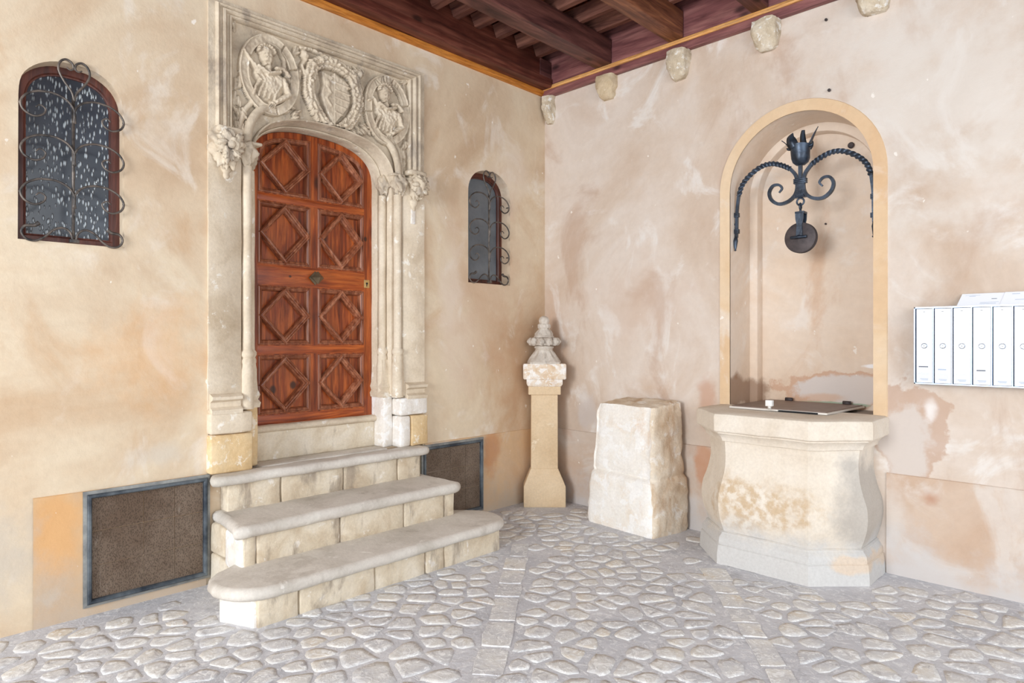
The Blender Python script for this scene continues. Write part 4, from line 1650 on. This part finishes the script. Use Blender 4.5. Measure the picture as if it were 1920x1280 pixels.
prism('end_block', [(.45, -3.13), (.575, -3.182), (.775, -3.090), (.775, -3.0), (.45, -3.0)], -.01, .142, M['white_stone'], steps, 3)
prism('end_block', [(.45, -1.43), (.775, -1.43), (.785, -1.37), (.62, -1.30), (.45, -1.33)], -.01, .142, M['riser'], steps, 6)
J2 = [-3.009, -2.934, -2.407, -1.931, -1.582, -1.486]
for i in range(5):
    rblock('riser_block', .33, .450 + rnd.uniform(-.003, .004), J2[i] + .004, J2[i + 1] - .004, .195, .368, M['riser'], steps, 0.008, 0.004, seed=i + 10)
J3 = [-2.955, -2.62, -2.178, -1.734, -1.529]
for i in range(4):
    rblock('riser_block', .006, .112 + rnd.uniform(-.003, .003), J3[i] + .004, J3[i + 1] - .004, .425, .598, M['riser'], steps, 0.008, 0.004, seed=i + 20)
# left flank stones
rblock('flank_block', .015, .33, -3.015, -2.93, -.01, .19, M['riser'], steps, 0.012, 0.008, seed=31)
rblock('flank_block', .015, .22, -3.012, -2.93, .195, .368, M['riser'], steps, 0.012, 0.008, seed=32)
rblock('flank_block', .225, .445, -3.014, -2.93, .16, .368, M['white_stone'], steps, 0.012, 0.008, seed=33)
rblock('flank_block', .33, .52, -3.016, -2.95, -.01, .16, M['riser'], steps, 0.012, 0.008, seed=35)

# ------------------------------------------------------------------ corner pillar and its finial
FX, FY = 0.697, -0.717        # pillar's front direction, towards the room
TX, TY = 0.717, 0.697         # across the front
PCX, PCY = 0.265, -0.302      # middle of the front face at floor level


def pil(s, d, z):             # s across, d behind the front face
    return (PCX + TX * s - FX * d, PCY + TY * s - FY * d, z)


pillar = thing('stone_pillar', (0.16, -0.19, 0), 'slim square sandstone pillar standing in the room corner', 'pillar')


def pring(hw, front, z):
    # front face at depth 'front', sides run back, then taper into the corner
    return [pil(-hw, front, z), pil(0, front, z), pil(hw, front, z), pil(hw, .175, z), pil(min(hw, .10), .255, z), pil(0.0, .30, z), pil(-min(hw, .10), .255, z), pil(-hw, .175, z)]


def pshape(name, levels, mat, parent, r=.003):
    v, f = loft([pring(*l) for l in levels])
    o = fixn(mesh(name, v, f, mat, parent))
    bm = bmesh.new()
    bm.from_mesh(o.data)
    bmesh.ops.bevel(bm, geom=[e for e in bm.edges if e.is_manifold and e.calc_face_angle(0) > .5], offset=r, segments=2, affect='EDGES')
    bm.to_mesh(o.data)
    bm.free()
    autosmooth(o, 35)
    return o


pshape('pillar_base', [(.181, 0, 0), (.181, 0, .176), (.180, .001, .180), (.118, .052, .325)], M['pillar'], pillar)
pshape('pillar_shaft', [(.117, .053, .325), (.115, .055, .972)], M['pillar'], pillar)
pshape('pillar_neck', [(.140, .030, .970), (.140, .030, 1.040)], M['pillar'], pillar)
pshape('pillar_neck', [(.142, .028, 1.040), (.155, .016, 1.058), (.156, .015, 1.105)], M['pillar_cap'], pillar)
pshape('pillar_cap', [(.184, -.004, 1.104), (.186, -.006, 1.238)], M['pillar_cap'], pillar, .006)

fin = thing('carved_finial', (*pil(0, .13, 1.238)[:2], 1.238), 'weathered carved stone finial with a collar of rosettes on the corner pillar', 'finial')
c = pil(0, .135, 1.238)
# square-ish flared foot with scallops, waist, cornice, cone, bud
K = 48


def fring(r, z, sq=0.0, lob=0.0, m=12):
    out = []
    for k in range(K):
        a = 2 * PI * k / K
        q = r * (1 + lob * math.cos(m * a))
        b_ = a
        if sq:
            q *= (1 - sq) + sq / max(abs(math.cos(b_)), abs(math.sin(b_)))
        ca, sa = math.cos(a), math.sin(a)
        out.append((c[0] + q * (TX * ca + FX * sa), c[1] + q * (TY * ca + FY * sa), c[2] + z))
    return out


v, f = loft([fring(.145, 0, .6), fring(.147, .012, .6, .02), fring(.138, .022, .5, .05), fring(.118, .045, .4, .10), fring(.100, .070, .3, .13), fring(.086, .098, .1, .10),
             fring(.078, .115), fring(.082, .120), fring(.074, .127), fring(.084, .136), fring(.088, .144), fring(.080, .152), fring(.070, .158)])
o = mesh('finial_foot', v, f, M['finial'], fin)
rough(o, 0.004, 30, seed=4)
v, f = loft([fring(.105, .160), fring(.112, .180), fring(.110, .205), fring(.098, .222), fring(.08, .228)])
o = mesh('finial_collar', v, f, M['finial'], fin, smooth=True)
for k in range(10):
    a = 2 * PI * k / 10 + .16
    cc = (c[0] + .112 * math.cos(a), c[1] + .112 * math.sin(a), c[2] + .192)
    rs = lump('rosette', cc, (.033, .033, .036), M['finial'], fin, k * 1.7, .18, (14, 10))
    ce = (c[0] + .142 * math.cos(a), c[1] + .142 * math.sin(a), c[2] + .192)
    lump('rosette_heart', ce, (.011, .011, .013), M['finial'], rs, k, .1, (8, 6))
v, f = loft([fring(.070, .222), fring(.088, .228), fring(.090, .238), fring(.082, .246), fring(.078, .262, 0, .05, 8), fring(.062, .285, 0, .08, 8), fring(.050, .300), fring(.046, .306),
             fring(.054, .315, 0, .06, 8), fring(.052, .340, 0, .10, 8), fring(.040, .352), fring(.044, .362, 0, .05, 6), fring(.046, .382, 0, .06, 6), fring(.038, .402), fring(.020, .415), fring(.004, .419)])
o = mesh('finial_bud', v, f, M['finial'], fin)
rough(o, 0.004, 40, seed=9)

# ------------------------------------------------------------------ rough stone block
bl = thing('stone_block', (1.15, -.2, 0), 'large rough-hewn white stone block with a groove round it, between pillar and well', 'stone block')
pts_b = [(.775, -.372), (1.420, -.440), (1.490, -.035), (.84, -.035)]
pts_t = [(.855, -.350), (1.400, -.420), (1.452, -.040), (.90, -.035)]
Zt = [.945, .950, .975, .965]
nS, nV = 18, 40
rings = []
TT = sorted([k / 34 for k in range(35)] + [.405, .415, .425, .433, .44, .448])
nV = len(TT) - 1
for k in range(nV + 1):
    t = TT[k]
    ring = []
    for e in range(4):
        for q in range(nS):
            u = q / nS

            def cor(i):
                zb, zt_ = 0.0, Zt[i]
                z = zb + (zt_ - zb) * t
                # lower part a touch wider, groove at .40
                g = 1 / (1 + math.exp(max(-40, min(40, (z - .405) * 190))))
                w = max(0.0, min(1.0, (t * 1.0)))
                bx = pts_b[i][0] + (pts_t[i][0] - pts_b[i][0]) * w
                by = pts_b[i][1] + (pts_t[i][1] - pts_b[i][1]) * w
                cx_, cy_ = 1.15, -.22
                s_ = 1 + .050 * g - .012 * g * (1 - t / .42 if t < .42 else 0) - .030 * math.exp(-((z - .425) / .014) ** 2) - .030 * math.exp(-(t / .02) ** 2) - .02 * math.exp(-((1 - t) / .02) ** 2)
                return Vector((cx_ + (bx - cx_) * s_, cy_ + (by - cy_) * s_, z))
            p = cor(e) * (1 - u) + cor((e + 1) % 4) * u
            ce_ = min(u, 1 - u)
            pull = .022 * max(0, 1 - ce_ / .12) ** 2
            p = p + (Vector((1.15, -.22, p[2])) - p).normalized() * pull
            am = .008 if e == 0 else .016
            zz = (p[2] - .41)
            if e == 0: p[1] += .016 / (1 + math.exp(max(-40, min(40, -zz * 160)))) + .016 * math.exp(-((zz - .022) / .012) ** 2)
            d = mn.noise_vector(p * 6) * am + mn.noise_vector(p * 17) * am * .7
            if t == 0: d[2] = 0
            ring.append(tuple(p + d))
    rings.append(ring)
v, f = loft(rings, True, False)
n = 4 * nS
# top as inward rings
top = rings[-1]
cx_ = sum(p[0] for p in top) / n
cy_ = sum(p[1] for p in top) / n
cz_ = sum(p[2] for p in top) / n
base_i = nV * n
prev = base_i
for s_ in (.85, .6, .3):
    st = len(v)
    for p in top:
        q = Vector((cx_ + (p[0] - cx_) * s_, cy_ + (p[1] - cy_) * s_, cz_ + (p[2] - cz_) * s_ + .008))
        q[2] += mn.noise(q * 12) * .016
        v.append(tuple(q))
    for j in range(n):
        k = (j + 1) % n
        f.append((prev + j, prev + k, st + k, st + j))
    prev = st
f.append(tuple(prev + j for j in range(n)))
f.append(tuple(range(n - 1, -1, -1)))
o = mesh('block_body', v, f, [M['block'], M['block_side']], bl)
o.data.update()
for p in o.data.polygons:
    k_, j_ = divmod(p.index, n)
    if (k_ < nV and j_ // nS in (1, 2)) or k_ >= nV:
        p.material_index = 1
autosmooth(o, 55)

# ------------------------------------------------------------------ well
well = thing('stone_well', (NX, -.3, 0), 'half-octagonal stone wellhead with a swelling body, built against the arched niche', 'well')


def oct_ring(off, z, k=5):
    """half octagon against the wall, off = outward offset"""
    a = .532 + off
    b = .572 + off
    cth = .25 + off * .0
    base = [(-a, 0.0), (-a, -(b - .25)), (-(a - .25), -b), ((a - .25), -b), (a, -(b - .25)), (a, 0.0)]
    # keep 45 degree corners while offsetting
    t = off * 0.414
    base = [(-a, 0.0), (-a, -(b - .25 - off + t)), (-(a - .25 - off + t), -b), ((a - .25 - off + t), -b), (a, -(b - .25 - off + t)), (a, 0.0)]
    out = []
    for i in range(5):
        p, q = base[i], base[i + 1]
        for j in range(k):
            u = j / k
            out.append((NX + p[0] * (1 - u) + q[0] * u, p[1] * (1 - u) + q[1] * u, z))
    out.append((NX + base[5][0], base[5][1], z))
    return out


def well_part(name, levels, amp, seed, mat=None, k=7):
    v, f = loft([oct_ring(o_, z, k) for o_, z in levels])
    v = [tuple(Vector(p) + (mn.noise_vector(Vector(p) * 6 + Vector((seed, 0, 0))) * amp + mn.noise_vector(Vector(p) * 20) * amp * .4 if p[1] < -.01 else Vector())) for p in v]
    o = fixn(mesh(name, v, f, mat or M['well'], well))
    return autosmooth(o, 28)


well_part('well_base', [(.012, 0), (.010, .06), (.004, .118), (-.004, .124), (-.002, .135), (-.006, .165), (-.022, .186), (-.026, .190), (-.026, .198), (-.036, .205)], .004, 1)
body = [(-.040, .200)]
for i in range(0, 25):
    t = i / 24
    z = .205 + (.795 - .205) * t
    off = -.040 + .040 * math.sin(PI * min(t / .62, 1)) ** 1.0 if t < .62 else -.040
    if t >= .45:
        u = (t - .45) / .55
        off = (-.040 + .040 * math.sin(PI * .45 / .62)) * (1 - u) + (-.048) * u - .024 * math.sin(PI * u)
    body.append((off, z))
well_part('well_body', body, .004, 4)
well_part('well_rim', [(-.046, .790), (-.030, .792), (-.028, .800), (-.022, .815), (-.006, .835), (.004, .842), (.004, .850), (.026, .856), (.030, .862), (.032, .955), (.026, .968), (.012, .974), (-.10, .976)], .0035, 7)

# lid lying on the rim
lid = thing('well_cover', (NX, -.05, .978), 'flat dark brown hinged cover with pale metal edge lying on the well', 'well cover')
b = MB()
x0, x1, y0, y1 = 1.935, 2.555, -.250, .375
prism_v = [(x0, y0, .984), (x1, y0, .984), (x1 + .03, y1, .984), (x0 + .0, y1, .984)]
v, f = loft([[(p[0], p[1], z) for p in prism_v] for z in (.990, .996)])
mesh('cover_sheet', v, f, M['lid'], lid)
lo = [(x0 - .01, y0 - .012), (x1 + .01, y0 - .012), (x1 + .04, y1 + .01), (x0 - .01, y1 + .01)]
v, f = sweep(lo, [(0, .9785), (0, .990), (.006, .9905), (.03, .990), (.03, .9785)], lambda a, b_, h: (a, b_, h), closed=True)
fixn(mesh('cover_rim', v, f, M['lid_frame'], lid))
box('latch_slot', 2.26, 2.51, y0 - .0135, y0 - .006, .978, .988, M['dark'], lid)
h = box('latch_plate', 2.205, 2.265, y0 - .030, y0 + .01, .984, .990, M['lid_frame'], lid, bevel=.001)
box('latch_knob', 2.178, 2.222, y0 - .020, y0 + .014, 1.008, 1.048, M['white_plastic'], lid, bevel=.004)
v, f = tube([(2.20, y0 - .004, .988), (2.20, y0 - .004, 1.012)], .012, 10, smooth=2)
mesh('latch_stem', v, f, M['lid_frame'], lid, smooth=True)
for hx in (2.06, 2.46):
    v, f = tube([(hx, .372, 1.004), (hx + .05, .372, 1.004)], .015, 10, smooth=2)
    mesh('hinge', v, f, M['iron_pulley'], lid, smooth=True)

# ------------------------------------------------------------------ forged bracket over the well
YB = 0.07
br = thing('iron_bracket', (NX, YB, 2.13), 'black forged-iron bracket with twisted arms and a tulip, spanning the niche', 'bracket')
ARM = [(.460, 2.20), (.458, 2.285), (.455, 2.40), (.443, 2.505), (.416, 2.580), (.362, 2.640), (.280, 2.688), (.205, 2.698), (.130, 2.674), (.070, 2.638), (.030, 2.582), (.020, 2.512),
       (.034, 2.452), (.082, 2.411), (.146, 2.402), (.198, 2.437), (.216, 2.490), (.192, 2.535), (.150, 2.538), (.126, 2.510), (.146, 2.482)]
for s in (-1, 1):
    hang = ARM
    v, f = tube([(NX + s * p[0], YB, p[1]) for p in hang[:4]], .0105, 8, up=(0, 1, 0), square=True, smooth=5)
    mesh('arm_leg', v, f, M['iron'], br)
    v, f = tube([(NX + s * p[0], YB, p[1]) for p in hang[3:10]], .0145, 12, up=(0, 1, 0), square=True, smooth=26, twist=(26 * s, 0, 1))
    mesh('twisted_arm', v, f, M['iron'], br)
    v, f = tube([(NX + s * p[0], YB, p[1]) for p in hang[9:]], [.0115, .012, .012, .012, .011, .009, .006], 8, up=(0, 1, 0), square=True, smooth=6)
    mesh('scroll', v, f, M['iron'], br)
    for z in (2.365, 2.245):
        x = NX + s * .457
        for q in (-1, 0, 1):
            box('collar', x - .016, x + .016, YB - .016, YB + .016, z + q * .011 - .005, z + q * .011 + .005, M['iron'], br, bevel=.002)
    # pointed leaf at the foot
    v, f = tube([(NX + s * .460, YB, 2.215), (NX + s * .464, YB - .006, 2.175), (NX + s * .464, YB - .010, 2.135), (NX + s * .462, YB - .014, 2.112), (NX + s * .460, YB - .020, 2.105)],
                [.008, .018, .012, .006, .008], 8, up=(0, 1, 0), smooth=4)
    mesh('foot_leaf', v, f, M['iron'], br, smooth=True)
    v, f = tube([(NX + s * .458, YB, 2.30), (NX + s * .480, YB, 2.30)], .007, 8, smooth=2)
    mesh('wall_pin', v, f, M['iron'], br, smooth=True)
v, f = tube([(NX, YB, 2.66), (NX, YB, 2.43)], .0125, 8, square=True, smooth=3)
mesh('stem', v, f, M['iron'], br)
for q in (-1, 0, 1):
    box('collar', NX - .042, NX + .042, YB - .020, YB + .020, 2.540 + q * .012 - .0055, 2.540 + q * .012 + .0055, M['iron'], br, bevel=.003)
v, f = loft([[(NX + a * w_, YB + b_ * d_, z) for a, b_ in ((-1, -1), (1, -1), (1, 1), (-1, 1))] for z, w_, d_ in ((2.425, .038, .016), (2.44, .026, .014), (2.475, .012, .012))])
fixn(mesh('stem_foot', v, f, M['iron'], br))
# tulip
tul = []
prof = [(.004, 2.645), (.030, 2.650), (.050, 2.668), (.060, 2.695), (.062, 2.730), (.064, 2.765), (.070, 2.785)]
v, f = lathe((NX, YB, 0), prof + [(.064, 2.783), (.056, 2.74), (.045, 2.68), (.01, 2.665)], 24, cap=False)
cup = mesh('tulip_cup', v, f, M['iron'], br, smooth=True)
rough(cup, .004, 20)


def petal(pts, wid, thick=.004, nrm=(0, 1, 0)):
    c_ = catmull(pts, 5)
    N = len(c_)
    rings = []
    U = Vector(nrm)
    for i in range(N):
        t = i / (N - 1) * (len(wid) - 1)
        k = min(int(t), len(wid) - 2)
        w_ = wid[k] + (wid[k + 1] - wid[k]) * (t - k)
        d = (c_[min(i + 1, N - 1)] - c_[max(i - 1, 0)]).normalized()
        s_ = d.cross(U).normalized()
        u = s_.cross(d).normalized()
        rings.append([tuple(c_[i] - s_ * w_), tuple(c_[i] + u * (thick - w_ * .25)), tuple(c_[i] + s_ * w_), tuple(c_[i] - u * (thick + w_ * .25))])
    return loft(rings)


for (pts, wid, nn) in (
        ([(-.020, -.055, 2.765), (-.036, -.060, 2.80), (-.044, -.055, 2.835), (-.034, -.045, 2.868)], [.034, .036, .028, .003], (0, 1, 0)),
        ([(.010, .050, 2.765), (-.002, .056, 2.82), (-.006, .058, 2.87), (-.004, .060, 2.905)], [.028, .022, .018, .012], (0, 1, 0)),
        ([(.055, .0, 2.765), (.070, .0, 2.80), (.092, .0, 2.845), (.118, .0, 2.890)], [.030, .022, .016, .002], (1, 0, 0)),
        ([(-.058, .01, 2.765), (-.080, .012, 2.790), (-.105, .014, 2.825), (-.135, .016, 2.850)], [.026, .020, .014, .002], (1, 0, 0)),
        ([(.030, .045, 2.765), (.040, .06, 2.79), (.046, .066, 2.812), (.040, .07, 2.825)], [.028, .026, .018, .003], (0, 1, 0)),
        ([(-.062, -.01, 2.770), (-.078, -.012, 2.772), (-.090, -.014, 2.780)], [.012, .010, .002], (0, 1, 0)),
        ([(.062, -.01, 2.770), (.078, -.012, 2.772), (.088, -.014, 2.780)], [.012, .010, .002], (0, 1, 0))):
    v, f = petal([(NX + p[0], YB + p[1], p[2]) for p in pts], wid, .003, nn)
    o = fixn(mesh('petal', v, f, M['iron'], br, smooth=True))


def torus(c, R, r, ax, a=24, b_=10, sy=1.0):
    """ax: (u, w) the two in-plane directions"""
    U, W = Vector(ax[0]), Vector(ax[1])
    N_ = U.cross(W)
    vs, fs = [], []
    for i in range(a):
        t = 2 * PI * i / a
        d = U * math.cos(t) + W * math.sin(t) * sy
        for j in range(b_):
            p = 2 * PI * j / b_
            q = Vector(c) + d * R + (d.normalized() * math.cos(p) + N_ * math.sin(p)) * r
            vs.append(tuple(q))
    for i in range(a):
        for j in range(b_):
            i2, j2 = (i + 1) % a, (j + 1) % b_
            fs.append((i * b_ + j, i2 * b_ + j, i2 * b_ + j2, i * b_ + j2))
    return vs, fs


v, f = torus((NX, YB, 2.398), .024, .0065, ((1, 0, 0), (0, 0, 1)))
mesh('eye_ring', v, f, M['iron'], br, smooth=True)

pul = thing('well_pulley', (NX, YB, 2.155), 'dark iron pulley wheel hanging in the niche from the forged bracket', 'pulley')
v, f = torus((NX, YB, 2.366), .016, .006, ((0, 1, 0), (0, 0, 1)), sy=1.3)
mesh('hook', v, f, M['iron'], pul, smooth=True)
v, f = tube([(NX, YB, 2.350), (NX, YB, 2.325)], .008, 8, smooth=2)
mesh('shank', v, f, M['iron'], pul, smooth=True)
# strap: folded iron fork either side of the wheel
for s in (-1, 1):
    rings = [[(NX + a * w_ + .004, YB + s * .030 + b_ * .004, z) for a, b_ in ((-1, -1), (1, -1), (1, 1), (-1, 1))] for z, w_ in
             ((2.318, .028), (2.275, .026), (2.235, .018), (2.165, .022), (2.150, .030))]
    v, f = loft(rings)
    fixn(mesh('strap', v, f, M['iron'], pul))
box('strap_bridge', NX - .026, NX + .034, YB - .034, YB + .034, 2.312, 2.328, M['iron'], pul, bevel=.003)
v, f = tube([(NX - .052, YB - .042, 2.150), (NX + .056, YB - .042, 2.150)], [.009, .012, .011, .012, .009], 8, smooth=2)
mesh('cross_pin', v, f, M['iron'], pul, smooth=True)
v, f = tube([(NX + .004, YB - .046, 2.155), (NX + .004, YB + .046, 2.155)], .011, 10, smooth=2)
mesh('axle', v, f, M['iron'], pul, smooth=True)
wp = [(.004, -.026), (.095, -.026), (.104, -.022), (.105, -.014), (.094, 0.0), (.105, .014), (.104, .022), (.095, .026), (.004, .026)]
seg = 40
rings = [[(NX + .004 + r * math.cos(2 * PI * k / seg), YB + d, 2.148 + r * math.sin(2 * PI * k / seg)) for k in range(seg)] for r, d in wp]
v, f = loft(rings)
o = fixn(mesh('wheel', v, f, M['iron_pulley'], pul))
autosmooth(o, 40)

# ------------------------------------------------------------------ letter boxes
mbx = thing('letter_box_row', (3.36, -.05, 1.187), 'wall-mounted row of narrow white letter boxes in a steel frame, right of the niche', 'letter box')
X0, PW, NB = 3.000, .0925, 8
X1 = X0 + .008 + NB * PW + .004
b = MB()
for z0, z1 in ((1.187, 1.194), (1.632, 1.640)):
    b.box(X0, X1, -.098, -.002, z0, z1)
b.box(X0, X0 + .006, -.098, -.002, 1.187, 1.640)
b.box(X1 - .006, X1, -.098, -.002, 1.187, 1.640)
b.box(X0, X1, -.012, -.002, 1.187, 1.640)
b.build('casing', M['steel'], mbx)
for i in range(NB):
    xa = X0 + .008 + i * PW
    d = box('box_door', xa + .005, xa + PW - .007, -.100, -.090, 1.196, 1.629, M['box_white'], mbx, bevel=.002)
    box('divider', xa + PW - .0055, xa + PW - .0005, -.099, -.010, 1.194, 1.632, M['steel'], mbx)
    cx = xa + PW / 2 - .001
    v, f = lathe((0, 0, 0), [(.016, 0), (.016, .002), (.014, .004), (.012, .003), (.011, .0045)], 20)
    v = [(cx + p[0], -.0995 - p[2], 1.412 + p[1]) for p in v]
    mesh('lock', v, f, M['lock'], d, smooth=False)
    box('key_slot', cx - .0012, cx + .0012, -.1050, -.1035, 1.407, 1.417, M['dark'], d)
    box('label_holder', cx - .029, cx + .029, -.1022, -.0995, 1.206, 1.252, M['card'], d)
    box('holder_edge', cx - .030, cx + .030, -.1034, -.0995, 1.252, 1.2545, M['lock'], d)
    box('small_print', cx - .020, cx + .020, -.1028, -.1015, 1.217, 1.220, M['print_pale'], d)
    box('small_print', cx - .014, cx + .018, -.1028, -.1015, 1.211, 1.2135, M['print_pale'], d)
    if i in (0, 1, 3, 6):
        w_ = .024 if i != 0 else .028
        box('name_strip', cx - w_, cx + w_ * .7, -.1010, -.0995, 1.272 + (.014 if i == 0 else 0), 1.279 + (.014 if i == 0 else 0), M['print'] if i in (0, 3) else M['print_pale'], d)
    box('number_mark', cx - .006, cx + .004, -.1007, -.0995, 1.611, 1.6135, M['print'], d)

pap = thing('paper_leaflet', (3.42, -.05, 1.64), 'pale printed paper leaflets leaning on the wall atop the letter boxes', 'paper')


def pp(u, w, k=0.0):      # u along, w up the leaning sheet
    return (3.205 + u + w * .25, -.060 + w * .66 - k, 1.6402 + w * .92)


def sheet(name, u0, u1, w0, w1, k, mat, parent, th=.0008):
    v = [pp(u0, w0, k), pp(u1, w0, k), pp(u1, w1, k), pp(u0, w1, k)] + [pp(u0, w0, k + th), pp(u1, w0, k + th), pp(u1, w1, k + th), pp(u0, w1, k + th)]
    return fixn(mesh(name, v, [(0, 1, 2, 3), (7, 6, 5, 4), (0, 4, 5, 1), (1, 5, 6, 2), (2, 6, 7, 3), (3, 7, 4, 0)], mat, parent))


sheet('sheet', 0.0, .42, 0.001, .078, 0, M['paper'], pap)
sheet('sheet', .20, .46, 0.001, .080, .003, M['paper'], pap)
for (u0, u1, w0, w1, m_) in ((.04, .07, .060, .0625, 'print_pale'), (.105, .18, .012, .0145, 'print_pale'), (.105, .19, .020, .0215, 'print_pale'), (.15, .175, .040, .0435, 'print'),
                             (.020, .09, .066, .0675, 'print_pale')):
    sheet('printed_line', u0, u1, w0, w1, .001, M[m_], pap, .0006)
sheet('printed_line', .235, .27, .066, .069, .0042, M['print_pale'], pap, .0006)
sheet('printed_line', .26, .33, .030, .0325, .0042, M['print_pale'], pap, .0006)

# ------------------------------------------------------------------ studs left in the wall
STUDS = [((2.495, -.012, 3.086), .010, 'small grey stud just above the top of the niche arch'),
         ((2.502, .408, 2.812), .022, 'dark round iron stud in the niche back above the bracket\'s right arm'),
         ((2.475, -.010, 3.556), .009, 'small dark stud near the ceiling between two corbels above the niche'),
         ((2.331, .412, 2.282), .007, 'tiny dark nail in the niche back right above the pulley wheel')]
for (p, r, lab) in STUDS:
    v, f = lathe((0, 0, 0), [(r * .6, -.012), (r, 0.0), (r, .006), (r * .7, .011)], 12)
    v = [(p[0] + a, p[1] - cz, p[2] + b_) for a, b_, cz in v]
    o = fixn(mesh('iron_stud', v, f, M['iron_pulley'], base=p))
    tag(o, lab, 'stud')
